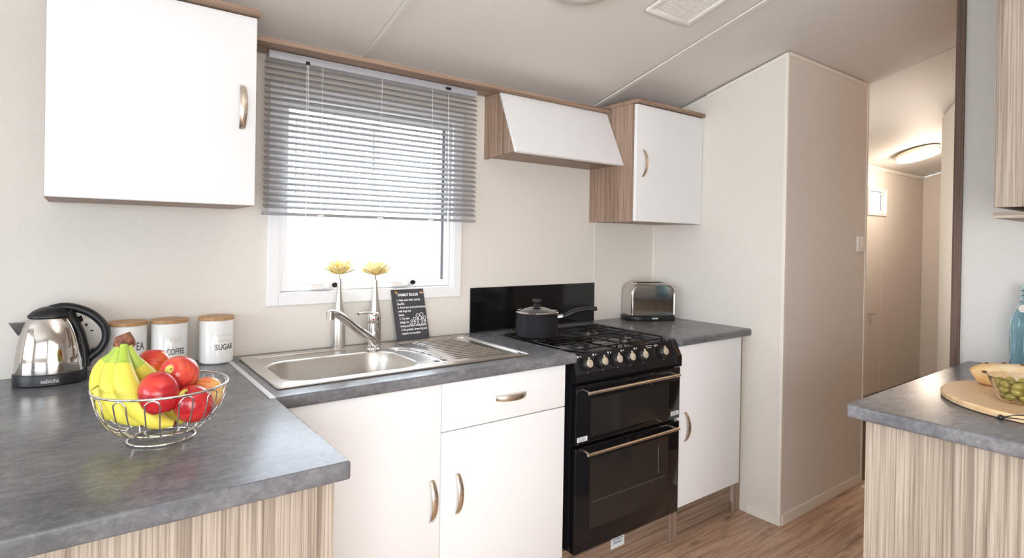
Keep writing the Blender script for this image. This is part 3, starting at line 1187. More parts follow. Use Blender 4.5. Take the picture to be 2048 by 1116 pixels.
tube(bm, P[:6], 0.0098, 12)
obj('handle_ferrule', bm, M_chrome, pan, smooth=40, label='polished metal sleeve')

# ---------------------------------------------------------------- blind
bl = thing('venetian_blind', 'silver grey venetian blind pulled down over the upper window', 'blind', (1.405, -0.055, 1.95))
bm = B()
box(bm, 0.985, 1.833, -0.072, -0.042, 1.922, 1.9485, 0.002)
obj('headrail', bm, mat('headrail_grey', (0.55, 0.57, 0.63), 0.35, 0.3), bl, world=bl)
N_SL = 25
sl0, pitch_ = 1.9085, 0.0205
tilt = math.radians(34)
for i in range(N_SL):
    z = sl0 - i * pitch_
    rings = []
    for x in (0.976, 0.978, 1.836, 1.838):
        e = 0.35 if x in (0.976, 1.838) else 1
        row = []
        for k in range(6):
            s = (k / 5 - .5) * .025 * (0.6 + 0.4 * e)
            crown = 0.0016 * (1 - (2 * (k / 5) - 1) ** 2)
            y = -0.0575 + s * math.cos(tilt) - crown * math.sin(tilt)
            zz = z + s * math.sin(tilt) + crown * math.cos(tilt)
            row.append(V((x, y, zz)))
        rings.append(row)
    bm = B()
    loft(bm, [r + [p - V((0, 0, .0004)) for p in reversed(r)] for r in rings])
    obj('slat', bm, M_slat, bl, world=bl, smooth=40)
bm = B()
box(bm, 0.974, 1.838, -0.068, -0.045, 1.385, 1.396, 0.002)
obj('bottom_rail', bm, mat('rail_grey', (0.36, 0.36, 0.39), 0.35, 0.3), bl, world=bl)
for x in (1.170, 1.398, 1.618):
    bm = B()
    tube(bm, [(x, -0.0705, 1.922), (x, -0.0705, 1.384)], 0.0008, 6)
    tube(bm, [(x + .004, -0.044, 1.922), (x + .004, -0.044, 1.384)], 0.0008, 6)
    obj('ladder_cord', bm, M_cord, bl, world=bl)
    bm = B()
    box(bm, x - .010, x + .012, -0.0715, -0.0685, 1.380, 1.392, 0.001)
    obj('cord_clip', bm, M_white, bl, world=bl)
for dx in (0, .006):
    bm = B()
    tube(bm, [(1.112 + dx, -0.076, 1.925), (1.112 + dx, -0.077, 1.6), (1.115, -0.078, 1.345)], 0.0010, 6)
    obj('pull_cord', bm, M_cord, bl, world=bl)
bm = B()
box(bm, 1.108, 1.122, -0.078, -0.0725, 1.918, 1.930, 0.001)
obj('cord_lock', bm, M_blackp, bl, world=bl)
bm = B()
box(bm, 1.676, 1.70, -0.078, -0.0725, 1.928, 1.938, 0.001)
obj('wand_bracket', bm, M_blackp, bl, world=bl)
bm = B()
tube(bm, [(1.688, -0.075, 1.93), (1.690, -0.080, 1.60), (1.692, -0.080, 1.36)], 0.0022, 8)
obj('tilt_wand', bm, M_glass, bl, world=bl)

# ---------------------------------------------------------------- flowers and vases, slate sign
def vase(label, x, y, flabel, h, dz):
    t = thing('vase', label, 'vase', (x, y, H + .001), group='silver bottle vases')
    bm = B()
    lathe(bm, [(.001, 0), (.0225, 0), (.0235, .003), (.0238, .06), (.0235, .10), (.0205, .125), (.0155, .155), (.0115, .185), (.009, .215), (.0082, h), (.006, h), (.006, h - .03), (.001, h - .04)], 36, cap=False)
    obj('vase_body', bm, M_vase, t, smooth=50)
    f = thing('flower', flabel, 'flower', (x, y, H + h + .001))
    bm = B()
    tube(bm, [(0, 0, -.02), (0.001, 0, .012 + dz)], 0.0022, 8)
    obj('stem', bm, mat('dark_green_stem', (0.12, 0.16, 0.05), 0.6), f)
    for ring, (cnt, el, L, m_) in enumerate(((26, 13, .066, M_petal), (24, 26, .064, M_petal2), (20, 40, .055, M_petal), (14, 57, .042, M_petal2), (7, 76, .028, M_petal))):
        bm = B()
        for k in range(cnt):
            a = 2 * PI * (k + .5 * (ring % 2)) / cnt + random.uniform(-.09, .09)
            e = math.radians(el + random.uniform(-9, 9))
            LL = L * random.uniform(.85, 1.1)
            d = V((math.cos(a) * math.cos(e), math.sin(a) * math.cos(e), math.sin(e)))
            s = V((-math.sin(a), math.cos(a), 0))
            o = V((0, 0, .010 + dz))
            nn = s.cross(d)
            rr = []
            for q, wd in ((0, .0024), (.35, .0060), (.7, .0078), (.92, .0062), (1, .0020)):
                c = o + d * LL * q + V((0, 0, 1)) * (.012 * q * q)
                rr.append([c - s * wd + nn * .0009, c + nn * -.0003, c + s * wd + nn * .0009, c - nn * .0009])
            loft(bm, rr)
        obj('petal_ring', bm, m_, f, smooth=60)


vase('silver bottle vase behind the tap spout, left of the other', 1.250, -0.050, 'pale yellow chrysanthemum in the left silver vase', .258, .006)
vase('silver bottle vase behind the tap body, beside the slate sign', 1.392, -0.050, 'pale yellow chrysanthemum in the right silver vase', .250, .008)

sg = thing('slate_sign', 'black slate sign with white family rules lettering leaning on the wall', 'sign', (1.557, -0.058, zt + .0035), rot=(math.radians(-12.5), 0, math.radians(2)))
bm = B()
box(bm, -.0725, .0725, -.003, .003, 0, .203, 0.0008)
for v in bm.verts:
    v.co.x += -0.012 * (v.co.z / .2) - (0.004 * math.sin(v.co.z * 60) if abs(v.co.x) > .05 else 0)
sb_ = obj('slate', bm, M_slate, sg)
rows = ['1. Help each other and be', 'thankful.', '2. Know you are loved and pay', 'with hugs and', 'kisses.', '3. Try new', 'things, be', 'loving and show compassion.', '4. Be grateful, dream big and', 'respect one another.']
bm = B()
tb = text_bm('FAMILY RULES', .0145, .0001, 'LEFT', 1.0, .0006)
shift(tb, (-.056, -.0034, .176))
merge(bm, tb)
for i, s in enumerate(rows):
    tb = text_bm(s, .0118, .0001, 'LEFT', .86, .0003)
    shift(tb, (-.0640 + .0014 * i * .9, -.0034, .156 - i * .0148))
    merge(bm, tb)
obj('lettering', bm, M_chalk, sb_)
bm = B()


def circ(cx, cz, r, wd=.0011, s=1.0):
    tube(bm, [(cx + r * math.cos(a), -.0036, cz + r * s * math.sin(a)) for a in [2 * PI * k / 16 for k in range(16)]], wd, 6, loop=True)


for cx, cz, r, hh in ((.010, .082, .0062, .014), (.025, .094, .0075, .024), (.043, .096, .0078, .026), (.057, .083, .0062, .015)):
    circ(cx, cz, r)
    tube(bm, [(cx, -.0036, cz - r), (cx, -.0036, cz - r - hh * .6)], .0014, 6)
    for s_ in (-1, 1):
        tube(bm, [(cx, -.0036, cz - r - hh * .6), (cx + s_ * .004, -.0036, cz - r - hh * 1.2)], .0010, 6)
        tube(bm, [(cx, -.0036, cz - r - .003), (cx + s_ * .007, -.0036, cz - r - hh * .5)], .0010, 6)
circ(-.004, .074, .0045)
circ(-.006, .062, .006, s=.7)
obj('stick_figures', bm, M_chalk, sb_, label='white line drawing of a family')
bm = B()
for (x, z) in ((-.062, .186),):
    tube(bm, [(x, -.0036, z), (x - .006, -.0036, z + .007), (x - .001, -.0036, z + .009), (x + .004, -.0036, z + .006), (x + .001, -.0036, z - .001)], .0016, 6)
M_or = mat('orange_paint', (0.75, 0.42, 0.16), 0.6)
obj('heart', bm, M_or, sb_, label='small orange heart')
bm = B()
box(bm, .044, .058, -.0038, -.003, .184, .190)
obj('corner_mark', bm, M_or, sb_, label='small orange block')

# ---------------------------------------------------------------- canisters
def canister(label, x, y, r, h, words, rz):
    t = thing('canister', label, 'canister', (x, y, H + .001), rz=rz, group='white lidded storage canisters')
    bm = B()
    lathe(bm, [(.001, 0), (r - .004, 0), (r, .004), (r, h - .003), (r - .002, h), (.001, h)], 48, cap=False)
    b_ = obj('jar', bm, M_ceramic, t, smooth=40)
    bm = B()
    lathe(bm, [(.001, h + .0005), (r + .001, h + .0005), (r + .0025, h + .002), (r + .0025, h + .009), (r + .001, h + .0105), (.001, h + .0105)], 48, cap=False)
    obj('lid', bm, M_bamboo, t, smooth=40)
    for s, sz, z, m_, sx in words:
        bm = wrap(shift(text_bm(s, sz, .0002, 'CENTER', sx, .0004 if m_ is M_ink else 0), (0, 0, z)), r + .0004)
        obj('lettering', bm, m_, b_)


canister('white canister with bamboo lid reading TEA, behind the bananas', 0.596, -0.062, .050, .138, [('TEA', .034, .066, M_ink, .66), ('TIME', .014, .040, M_gold, .8)], 0.50)
canister('white canister with bamboo lid reading COFFEE, behind the apples', 0.706, -0.062, .050, .138, [('COFFEE', .026, .044, M_ink, .60), ('FIRST', .022, .080, M_gold, .7)], 0.25)
canister('white canister with bamboo lid reading SUGAR, beside the sink', 0.838, -0.062, .0505, .138, [('SUGAR', .026, .045, M_ink, .72), ('SWEET AND', .011, .070, M_gold, .8), ('A PINCH', .014, .086, M_gold, .8)], 0.35)

# ---------------------------------------------------------------- kettle
kt = thing('kettle', 'polished steel kettle with black handle and base, on the peninsula', 'kettle', (0.417, -0.100, H + .001), rz=-0.12)
kt.scale = (0.82, 0.85, 0.90)


def ell(a, b, z, cx=0, n=56, p=2.3):
    out = []
    for k in range(n):
        th = 2 * PI * k / n
        c, s = math.cos(th), math.sin(th)
        out.append(V((cx + a * abs(c) ** (2 / p) * (1 if c >= 0 else -1), b * abs(s) ** (2 / p) * (1 if s >= 0 else -1), z)))
    return out


bm = B()
loft(bm, [ell(.096, .080, 0), ell(.100, .084, .003), ell(.100, .084, .030), ell(.098, .082, .0345)])
kb = obj('base', bm, M_blackp, kt, smooth=40)
bm = shift(text_bm('sabichi.', .0165, .0003, 'CENTER', 1.05, .0005), (.012, 0, .011))
for v in bm.verts:
    x = v.co.x
    c = max(-1, min(1, abs(x) / .100))
    yy = .084 * (1 - c ** 2.3) ** (1 / 2.3)
    v.co.y = -yy - .0006
obj('lettering', bm, M_whitep, kb)
bm = B()
prof = [(.096, .080, .035, 0), (.0965, .0805, .045, 0), (.094, .079, .080, 0), (.089, .075, .115, 0), (.081, .068, .150, -.001), (.070, .060, .178, -.002), (.060, .053, .196, -.003), (.055, .050, .201, -.003)]
loft(bm, [ell(a, b, z, cx) for a, b, z, cx in prof])
obj('body', bm, M_mirror, kt, smooth=60)
bm = B()
loft(bm, [ell(.060, .054, .2005, -.003), ell(.060, .054, .206, -.003), ell(.050, .046, .218, 0), ell(.036, .033, .227, .004), ell(.018, .016, .231, .006), ell(.002, .002, .232, .006)])
obj('lid', bm, M_blackp, kt, smooth=50)
bm = B()
T_ = V((-.112, 0, .186))
Lp, Lm, Bt = V((-.060, .026, .190)), V((-.060, -.026, .190)), V((-.086, 0, .146))
vs3 = [bm.verts.new(p) for p in (T_ + V((0, .006, 0)), T_ + V((0, -.006, 0)), Lm, Lp, Bt + V((0, -.007, 0)), Bt + V((0, .007, 0)), V((-.070, -.004, .140)))]
a0, a1, l1, l0, b1, b0, c0 = vs3
for f in ((a0, a1, l1, l0), (a1, b1, l1), (a0, l0, b0), (a0, b0, b1, a1), (b0, l0, c0), (b1, c0, l1), (b0, c0, b1), (l0, l1, c0)):
    bm.faces.new(f)
bmesh.ops.bevel(bm, geom=bm.edges[:], offset=0.0012, segments=2, affect='EDGES')
obj('spout', bm, M_mirror, kt, smooth=30)
bm = B()
P = smoothpath([(-.005, 0, .224), (.03, 0, .229), (.07, 0, .222), (.115, 0, .199), (.148, 0, .160), (.152, 0, .120), (.135, 0, .088), (.108, 0, .066), (.094, 0, .045)], 6)
tube(bm, P, interp([.012, .014, .0145, .0155, .0155, .015, .015, .0155, .016], len(P)), 18, sq=(1.25, 0.85))
P = smoothpath([(.048, 0, .216), (.064, 0, .185), (.080, 0, .150), (.090, 0, .112), (.096, 0, .075), (.098, 0, .04)], 6)
tube(bm, P, interp([.016, .013, .012, .012, .014, .015], len(P)), 16, sq=(2.0, 0.9))
obj('handle', bm, M_blackp, kt, smooth=60)
bm = B()
for z, x in ((.185, .0705), (.078, .1065)):
    tube(bm, [(x, 0, z - .008), (x + .012, 0, z), (x + .006, 0, z + .012)], .006, 10)
obj('switch', bm, M_blackg, kt, smooth=40)

# socket behind the kettle
t = thing('wall_socket', 'white double wall socket seen through the kettle handle', 'socket', (0.50, -0.001, 1.01))
bm = B()
box(bm, -.073, .035, -.010, 0, -.040, .046, 0.003)
obj('face_plate', bm, M_white, t)
bm = B()
for x in (-.02, .010):
    box(bm, x - .004, x + .004, -.0112, -.0098, .010, .014)
box(bm, -.007, -.001, -.0112, -.0098, -.004 + .03, .034)
obj('pin_hole', bm, M_blackp, t)

# ---------------------------------------------------------------- fruit bowl
fc = V((0.614, -0.782, H + .0005))
fb = thing('fruit_bowl', 'round chrome wire fruit bowl filled with bananas and apples', 'bowl', fc)


def brad(t):     # t 0..1 from bottom ring to rim
    a = t * PI / 2 * 0.92
    return 0.060 + 0.058 * math.sin(a) ** 0.9, 0.022 + 0.084 * (1 - math.cos(a)) / (1 - math.cos(PI / 2 * .92))


bm = B()
tube(bm, [(.1195 * math.cos(a), .1195 * math.sin(a), .109) for a in [2 * PI * k / 72 for k in range(72)]], .0024, 10, loop=True)
obj('rim', bm, M_chrome, fb, smooth=60)
bm = B()
tube(bm, [(.060 * math.cos(a), .056 * math.sin(a), .0028) for a in [2 * PI * k / 56 for k in range(56)]], .0023, 10, loop=True)
for k in range(4):
    a = .6 + PI / 2 * k
    tube(bm, [(.060 * math.cos(a), .056 * math.sin(a), .003), (.062 * math.cos(a), .062 * math.sin(a), .022)], .0016, 8)
obj('foot_ring', bm, M_chrome, fb, smooth=60)
bm = B()
for rr_, zz in ((.062, .022), (.030, .014)):
    tube(bm, [(rr_ * math.cos(a), rr_ * math.sin(a), zz) for a in [2 * PI * k / 56 for k in range(56)]], .0018, 8, loop=True)
obj('base_ring', bm, M_chrome, fb, smooth=60)
for k in range(13):
    a = 2 * PI * k / 13 + .12
    pts = []
    for i in range(9):
        t_ = i / 8 * .93
        r_, z_ = brad(t_)
        pts.append((r_, z_, -1))
    r1_, z1_ = brad(.93)
    hw0, hw1 = .0085, .0125
    L1, L2 = [], []
    for i, (r_, z_, _) in enumerate(pts):
        hw = hw0 + (hw1 - hw0) * i / 8
        for L_, s in ((L1, -1), (L2, 1)):
            aa = a + s * hw / r_
            L_.append(V((r_ * math.cos(aa), r_ * math.sin(aa), z_)))
    top = []
    for q in range(1, 8):
        ph = PI * q / 8
        s = -math.cos(ph)
        aa = a + s * hw1 / r1_
        top.append(V(((r1_ + .001) * math.cos(aa), (r1_ + .001) * math.sin(aa), z1_ + .012 * math.sin(ph) - .003)))
    bm = B()
    tube(bm, L1 + top + L2[::-1], .0014, 7)
    obj('wire_loop', bm, M_chrome, fb, smooth=60)

# bananas
bb = thing('banana_bunch', 'bunch of yellow bananas with green necks standing in the wire bowl', 'bananas', fc + V((-.06, 0, .02)))


def banana(pix, w_):
    P = smoothpath(pix, 7)
    n = len(P)
    rad = interp([.0070, .0080, .0105, .0165, .0205, .0225, .0225, .0215, .019, .012, .004], n)
    rad = [r * w_ for r in rad]
    bm = B()
    seg = 14
    tube(bm, P, rad, seg)
    return bm, P, rad


specs = [
    [(0.5450, -0.7029, 1.0839), (0.5337, -0.6945, 1.0608), (0.5189, -0.6898, 1.0327), (0.5163, -0.7068, 0.9976), (0.5271, -0.7214, 0.9566), (0.5549, -0.7425, 0.9338)],
    [(0.5462, -0.7288, 1.0878), (0.5386, -0.7357, 1.0644), (0.5320, -0.7434, 1.0354), (0.5332, -0.7633, 0.9996), (0.5495, -0.7758, 0.9584), (0.5838, -0.7893, 0.9341)],
    [(0.5496, -0.7439, 1.0899), (0.5492, -0.7563, 1.0658), (0.5486, -0.7748, 1.0335), (0.5625, -0.7980, 0.9932), (0.5956, -0.8168, 0.9512), (0.6348, -0.8276, 0.9362)],
    [(0.5568, -0.7368, 1.0860), (0.5673, -0.7386, 1.0587), (0.5820, -0.7311, 1.0277), (0.6072, -0.7315, 0.9931), (0.6316, -0.7437, 0.9660), (0.6536, -0.7604, 0.9506)],
    [(0.5546, -0.7163, 1.0850), (0.5589, -0.7073, 1.0520), (0.5644, -0.7116, 1.0105), (0.5822, -0.7378, 0.9670), (0.6215, -0.7738, 0.9375), (0.6715, -0.8052, 0.9411)],
]
for s_ in specs:
    bm, P, rad = banana(s_, 1.0)
    bm.verts.ensure_lookup_table()
    # colour: green neck on the first rings, dark tip at the end
    n = len(P)
    bm.faces.ensure_lookup_table()
    for idx, f in enumerate(bm.faces):
        i = idx // 14
        f.material_index = 1 if i < n * .26 else (2 if i >= n - 2 and idx < 14 * (n - 1) else 0)
    obj('banana', bm, [M_banana, M_banneck, M_stem], bb, world=bb, smooth=70)
bm = B()
P = [V((0.5514, -0.7265, 1.0849)), V((0.5514, -0.7264, 1.0921)), V((0.5505, -0.7257, 1.1002)), V((0.5479, -0.7238, 1.1063))]
tube(bm, P, [.0150, .0155, .0140, .011], 10, sq=(1.25, .8))
for v in bm.verts:
    v.co += V((random.uniform(-1, 1), random.uniform(-1, 1), random.uniform(-1, 1))) * .0018
obj('stem', bm, M_stem, bb, world=bb, smooth=50)


# apples
def apple_mat(name, c0, c1, c2, lo):
    m = mat(name, c0, 0.24, coat=0.25)
    a = noise(m, texmap(m, (10, 10, 40)), 1.0, 4, 0.6, 0.6)
    b = noise(m, texmap(m, (1, 1, 1)), 14.0, 2)
    ra = ramp(m, a, 'Fac', [(lo - .12, c0), (lo, c1), (lo + .18, c2)])
    sp = noise(m, texmap(m, (1, 1, 1)), 420.0, 1)
    rs = ramp(m, sp, 'Fac', [(0.66, (1, 1, 1)), (0.72, (1.5, 1.5, 1.2))])
    x = mix(m, ra, 'Color', rs, 'Color', 1.0, 'MULTIPLY')
    base(m, x)
    return m


MA = [apple_mat('red_apple_skin', (0.36, .012, .02), (0.50, .02, .025), (0.62, .05, .03), .5),
      apple_mat('orange_red_apple_skin', (0.55, .03, .02), (0.66, .10, .02), (0.78, .28, .03), .5),
      apple_mat('pinkish_apple_skin', (0.55, .04, .035), (0.68, .10, .055), (0.80, .30, .12), .56),
      apple_mat('yellow_blush_apple_skin', (0.68, .10, .05), (0.82, .42, .13), (0.85, .66, .28), .45)]
M_applec = mat('apple_hollow', (0.62, 0.58, 0.12), 0.4)


def apple(label, c, r, m, axis, tall=1.12):
    c = V(c)
    q = V((0, 0, 1)).rotation_difference(V(axis).normalized())
    t = thing('apple', label, 'apple', c, group='apples in the wire bowl')
    t.rotation_euler = q.to_euler()
    prof = []
    for i in range(25):
        th = PI * i / 24
        rr = math.sin(th) * (1 + .05 * math.cos(th))
        z = -math.cos(th)
        k = 1.0
        z2 = z * tall
        if z > 0:
            z2 -= .30 * math.exp(-(rr / .24) ** 2)
        else:
            z2 += .16 * math.exp(-(rr / .20) ** 2)
        prof.append((max(rr * r * 1.03, .0004), z2 * r))
    bm = B()
    lathe(bm, prof, 36, cap=True)
    nf = len(bm.faces)
    bm.faces.ensure_lookup_table()
    for idx, f in enumerate(bm.faces):
        if idx // 36 >= 22:
            f.material_index = 1
    obj('skin', bm, [m, M_applec], t, smooth=80)
    bm = B()
    tube(bm, [(0, 0, r * .50), (.001, 0, r * .72), (.003, .001, r * .92)], .0014, 7)
    obj('stalk', bm, M_stem, t)


apple('dark red apple at the front centre of the wire bowl', (0.6022, -0.8345, 1.0045), .0345, MA[0], (.10, -.35, -1), 1.26)
apple('bright red apple at the front right of the wire bowl', (0.6605, -0.8400, 0.9770), .0345, MA[0], (-.6, -.3, .9))
apple('pink-red apple showing its yellow hollow, on top of the pile', (0.6425, -0.7829, 1.0282), .0355, MA[2], (-.62, -.72, .45))
apple('orange-red apple at the back of the pile, beside the bananas', (0.6060, -0.6803, 1.0278), .0350, MA[1], (.1, .2, 1))
apple('yellow apple with red blush at the right of the bowl', (0.6940, -0.7820, 0.9800), .0320, MA[3], (.3, .3, 1))

# ---------------------------------------------------------------- toaster
ts = thing('toaster', 'polished steel toaster with black base in the worktop corner', 'toaster', (2.918, -0.118, H + .001), rz=-0.42)
TW, TD, TH = .126, .062, .196


def arch(w_, h_, z0, rc=.055, n=8):
    pts = [(w_, z0)]
    for k in range(n + 1):
        a = PI / 2 * k / n
        pts.append((w_ - rc + rc * math.cos(a), h_ - rc + rc * math.sin(a)))
    for k in range(n + 1):
        a = PI / 2 + PI / 2 * k / n
        pts.append((-w_ + rc + rc * math.cos(a), h_ - rc + rc * math.sin(a)))
    pts.append((-w_, z0))
    return pts


def archring(y, ins, z0=.028):
    return [V((x, y, z)) for x, z in arch(TW - ins, TH - ins, z0, .055 - ins * .5)]


bm = B()
loft(bm, [archring(-TD, .014), archring(-TD, .012), archring(-TD + .001, .007), archring(-TD + .006, .001), archring(-TD + .012, 0), archring(TD - .012, 0), archring(TD - .006, .001), archring(TD, .010)])
tb_ = obj('shell', bm, M_mirror, ts, smooth=50)
bm = B()
fr = [V((x, -TD - .0012, z)) for x, z in arch(TW - .007, TH - .007, .030, .050)]
tube(bm, fr, .0030, 8)
obj('front_trim', bm, M_chrome, ts, smooth=60)
bm = B()
loft(bm, [ell(.141, .075, .0, 0, 48, 3.2), ell(.143, .078, .004, 0, 48, 3.2), ell(.142, .077, .020, 0, 48, 3.2), ell(.132, .067, .0275, 0, 48, 3.2)])
obj('base', bm, M_blackp, ts, smooth=40)
bm = B()
for y in (-.022, .022):
    box(bm, -.075, .075, y - .011, y + .011, TH - .0015, TH + .001)
obj('bread_slot', bm, M_dark, ts)
bm = B()
box(bm, TW + .0005, TW + .014, -.018, .018, .125, .150, .004)
box(bm, TW + .0005, TW + .004, -.03, .03, .04, .16, .001)
obj('lever', bm, M_blackp, ts)
bm = B()
box(bm, -.014, .018, -.0785, -.0775, .010, .0165)
pl_ = obj('name_plate', bm, M_label, ts, label='small pale plate with the maker name')
bm = shift(text_bm('sabichi', .0062, .0001, 'CENTER', 1.0), (.002, -.0787, .0115))
obj('lettering', bm, M_ink, pl_)

# ---------------------------------------------------------------- right worktop still life
bd = thing('chopping_board', 'round pale wooden board under the bread and olives', 'board', (2.500, -1.800, H + .0005))
bm = B()
lathe(bm, [(.001, 0), (.230, 0), (.237, .003), (.238, .013), (.234, .018), (.001, .018)], 96, cap=False)
obj('board', bm, M_board, bd, smooth=40)
zb = H + .0195
br_ = thing('bread_loaf', 'crusty olive bread loaf lying across the back of the round board', 'bread', (2.582, -1.815, zb))
bm = B()


def loaf(t_):
    return max(.10, math.sin(PI * min(max(t_, .001), .999)) ** .16)


P, R = [], []
ts_ = [0, .004, .012, .03] + [.06 + .88 * i / 20 for i in range(21)] + [.97, .988, .996, 1]
for i, t_ in enumerate(ts_):
    y = .205 - t_ * .42
    s = loaf(t_)
    P.append(V((.012 * math.sin(t_ * 5), y, .032 * (0.55 + .45 * s))))
    R.append(.044 * s * (1 + .02 * math.sin(i * 1.7)))
tube(bm, P, R, 24, sq=(1.18, .92))
for v in bm.verts:
    v.co.z = max(v.co.z, .0005)
    v.co += V((0, 0, .0006 * math.sin(v.co.y * 120)))
obj('crust', bm, M_crust, br_, smooth=60)
for (dy, ang) in ((.172, 158), (.175, 95), (.14, 78), (.095, 100), (.04, 80), (.06, 120)):
    t_ = (.205 - dy) / .42
    s = loaf(t_)
    rr_ = .044 * s
    ax = .012 * math.sin(t_ * 5) + 1.18 * rr_ * math.cos(math.radians(ang))
    dz = .032 * (0.55 + .45 * s) + .92 * rr_ * math.sin(math.radians(ang))
    bm = B()
    lathe(bm, [(.0004, -.004), (.003, -.0028), (.0042, 0), (.003, .0028), (.0004, .004)], 12, sx=1, sy=1.7)
    shift(bm, (ax, dy, dz))
    obj('olive_piece', bm, mat('baked_olive', (0.14, 0.07, 0.02), .5), br_, smooth=60)

ob = thing('glass_dish', 'small clear glass dish of green olives on the round board', 'dish', (2.428, -1.748, zb))
bm = B()
o_ = [(.001, 0), (.046, 0), (.050, .003), (.058, .030), (.070, .060), (.0715, .0615), (.0705, .062), (.068, .060), (.056, .031), (.047, .006), (.001, .005)]
lathe(bm, o_, 48, cap=False)
obj('dish', bm, M_glass, ob, smooth=50)
random.seed(11)
op = []
cands = []
for layer, (z, rmax, cnt) in enumerate(((.0155, .033, 7), (.030, .041, 9), (.0445, .046, 10))):
    for k in range(cnt):
        a = 2 * PI * k / cnt + layer * .35
        cands.append((rmax * math.cos(a), rmax * math.sin(a), z))
    cands.append((0.0, 0.0, z))
    if layer:
        for k in range(3):
            a = 2 * PI * k / 3
            cands.append((rmax * .45 * math.cos(a), rmax * .45 * math.sin(a), z + .001))
M_ol2 = bpy.data.meshes.new('olive')
bm = B()
lathe(bm, [(.0003, -.0135)] + [(.0098 * math.sin(PI * i / 12), -.0135 * math.cos(PI * i / 12)) for i in range(1, 12)] + [(.0003, .0135)], 18)
bmesh.ops.recalc_face_normals(bm, faces=bm.faces)
for f in bm.faces:
    f.smooth = True
bm.to_mesh(M_ol2)
bm.free()
M_ol2.materials.append(M_olive)
for i, (x, y, z) in enumerate(cands):
    o = bpy.data.objects.new('olive', M_ol2)
    C.objects.link(o)
    o.location = V((2.428 + x, -1.748 + y, zb + z))
    a = math.atan2(y, x) + PI / 2 + random.uniform(-.3, .3)
    o.rotation_euler = (PI / 2 + random.uniform(-.25, .25), 0, a + PI / 2)
    s = .90 + random.uniform(-.05, .05)
    o.scale = (s, s, s)
    setp(o, 'shiny green olive in the small glass dish on the board', 'olive', 'olives in the glass dish')

bt = thing('glass_bottle', 'blue swing-top glass bottle at the right edge by the wall', 'bottle', (3.025, -1.640, H + .0005))
bm = B()
outer = [(.001, .0), (.040, .0), (.046, .005), (.0465, .10), (.0465, .15), (.044, .175), (.037, .20), (.027, .222), (.0205, .238), (.0195, .262), (.021, .266), (.021, .272), (.017, .274)]
inner = [(.015, .272), (.0165, .24), (.024, .221), (.034, .199), (.041, .173), (.0435, .15), (.0435, .012), (.038, .006), (.001, .005)]
lathe(bm, outer + inner, 48, cap=False)
obj('bottle_glass', bm, M_bottle, bt, smooth=50)
bm = B()
lathe(bm, [(.001, .2745), (.016, .2745), (.019, .278), (.018, .287), (.001, .290)], 24, cap=False)
obj('stopper', bm, M_bottle, bt, smooth=40)
bm = B()
for s in (-1, 1):
    tube(bm, smoothpath([(s * .0225, 0, .262), (s * .030, -.002, .25), (s * .029, -.004, .275), (s * .014, 0, .292)], 5), .0012, 6)
tube(bm, [(.0222 * math.cos(a), .0222 * math.sin(a), .256) for a in [2 * PI * k / 24 for k in range(24)]], .0014, 6, loop=True)
obj('wire_clasp', bm, M_chrome, bt, smooth=50)
bm = B()
tube(bm, [(.0225 * math.cos(a), .0225 * math.sin(a), .238 + .003 * math.cos(a * 2)) for a in [2 * PI * k / 24 for k in range(24)]], .0016, 6, loop=True)
obj('string', bm, mat('pink_string', (0.62, 0.5, 0.46), .8), bt, smooth=50)
tg = B()
lathe(tg, [(.0001, 0), (.013, 0), (.013, .0015), (.0001, .0015)], 24)
shift(tg, (-.040, .005, .215), Matrix.Rotation(math.radians(53), 4, 'Z').inverted() @ Matrix.Rotation(PI / 2, 4, 'X'))
tg_ = obj('tag', tg, mat('cream_tag', (0.78, 0.72, 0.68), .6), bt, label='round cream smiling tag on a string')

wr = thing('wire_server', 'thin black wire server with a ball tip resting over the board edge', 'utensil', (2.262, -1.745, H + .006))
bm = B()
bmesh.ops.create_uvsphere(bm, u_segments=16, v_segments=12, radius=.0065)
obj('ball_tip', bm, M_blackp, wr, smooth=60)
bm = B()
a_ = smoothpath([(0, 0, 0), (.005, -.03, .012), (.0, -.06, .0175), (-.02, -.10, .018), (-.04, -.16, .006)], 6)
tube(bm, a_, .0014, 8)
tube(bm, smoothpath([(0, 0, 0), (-.004, -.04, .006), (-.018, -.08, .004), (-.05, -.14, .002)], 6), .0011, 8)
obj('wire', bm, M_blackp, wr, smooth=60)

# ---------------------------------------------------------------- ceiling vent and lights
sa = math.atan(SL)


def on_ceiling(x, y, drop=0.0005):
    return V((x, y, zc(y) - drop))


cv = thing('ceiling_vent', 'white square grille vent in the sloping ceiling', 'vent', on_ceiling(2.29, -0.845), rot=(-sa, 0, 0))
bm = B()
hxv, hyv = .125, .150
for (x0, x1, y0, y1) in ((-hxv, hxv, -hyv, -hyv + .022), (-hxv, hxv, hyv - .022, hyv), (-hxv, -hxv + .022, -hyv + .022, hyv - .022), (hxv - .022, hxv, -hyv + .022, hyv - .022)):
    box(bm, x0, x1, y0, y1, -.012, 0, .003)
obj('frame', bm, M_white, cv, smooth=40)
bm = B()
box(bm, -hxv + .02, hxv - .02, -hyv + .02, hyv - .02, -.003, -.0005)
obj('backing', bm, mat('grey_vent_back', (0.08, 0.07, 0.065), 0.8), cv)
bm = B()
for i in range(17):
    x = -.098 + i * .01225
    box(bm, x - .0026, x + .0026, -hyv + .021, hyv - .021, -.008, -.0035)
for i in range(20):
    y = -.124 + i * .01305
    box(bm, -hxv + .021, hxv - .021, y - .0026, y + .0026, -.0078, -.0038)
obj('grille', bm, M_white, cv)

M_lit = mat('warm_lamp_glass', (0.9, 0.85, 0.8), 0.4, emit=(1.0, 0.80, 0.68), es=0.62)
M_unlit = mat('white_lamp_glass', (0.85, 0.83, 0.78), 0.35)


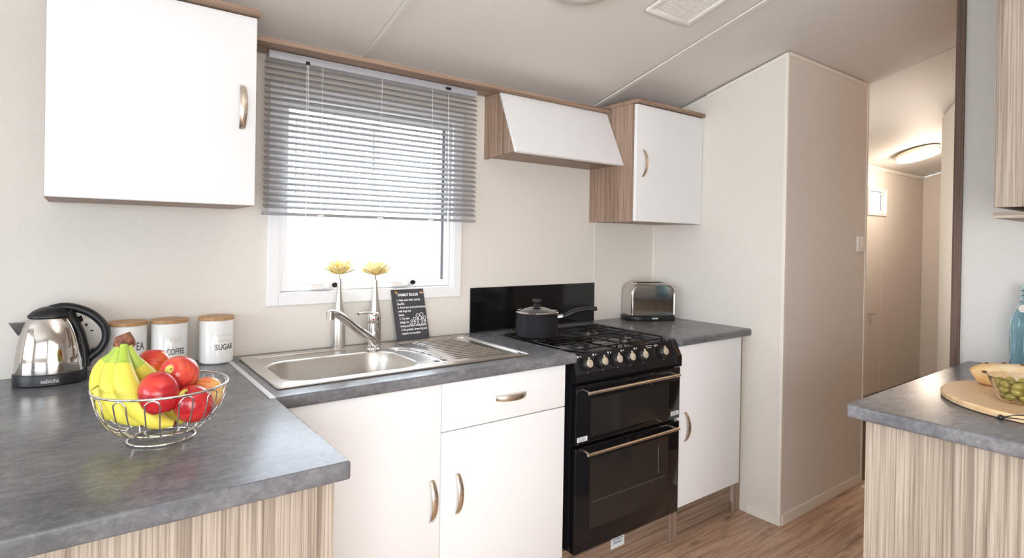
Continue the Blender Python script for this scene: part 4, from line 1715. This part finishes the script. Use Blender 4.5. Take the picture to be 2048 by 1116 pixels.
def ceiling_light(label, x, y, R__, m_):
    t = thing('ceiling_light', label, 'light', on_ceiling(x, y), rot=(-sa, 0, 0))
    bm = B()
    lathe(bm, [(.001, 0), (R__, 0), (R__ + .002, -.004), (R__ + .002, -.022), (R__ - .003, -.024), (.001, -.024)], 48, cap=False)
    obj('metal_rim', bm, M_nickel, t, smooth=40)
    bm = B()
    lathe(bm, [(.001, -.0245), (R__ - .004, -.0245), (R__ - .004, -.040), (R__ - .012, -.052), (R__ * .6, -.060), (.001, -.062)], 48, cap=False)
    obj('diffuser', bm, m_, t, smooth=50)
    return t


ceiling_light('round ceiling light with pale shade at the top edge, left of the vent', 1.800, -0.785, .145, M_unlit)
ceiling_light('round lit ceiling light with nickel rim in the hall beyond', 5.98, -0.345, .158, M_lit)
pl = bpy.data.lights.new('hall_lamp', 'POINT')
pl.energy = 14
pl.color = (1.0, 0.82, 0.66)
pl.shadow_soft_size = .12
po = bpy.data.objects.new('hall_lamp', pl)
C.objects.link(po)
po.location = (5.95, -0.50, 1.86)
pl2 = bpy.data.lights.new('warm_hall_fill', 'POINT')  # added warm fill for the passage, out of view and without a fitting
pl2.energy = 8
pl2.color = (1.0, 0.54, 0.26)
pl2.shadow_soft_size = .12
po = bpy.data.objects.new('warm_hall_fill', pl2)
C.objects.link(po)
po.location = (4.6, -2.3, 2.2)

# light switch and floor vent in the passage
t = thing('light_switch', 'white light switch at the passage end of the wall', 'switch', (3.895, YE - .001, 1.322))
bm = B()
box(bm, -.043, .043, -.009, 0, -.043, .043, .003)
pl_ = obj('face_plate', bm, M_white, t, smooth=40)
bm = B()
box(bm, -.010, .010, -.013, -.0092, -.014, .014, .002)
obj('rocker', bm, M_white, pl_)
t = thing('floor_vent', 'small white framed vent on the passage floor by the wall', 'vent', (3.94, -0.90, 0.001))
bm = B()
for (x0, x1, y0, y1) in ((-.06, .06, -.10, -.085), (-.06, .06, .085, .10), (-.06, -.045, -.085, .085), (.045, .06, -.085, .085)):
    box(bm, x0, x1, y0, y1, 0, .008, .001)
obj('frame', bm, M_white, t)
bm = B()
box(bm, -.045, .045, -.085, .085, 0, .003)
obj('grille', bm, M_dark, t)
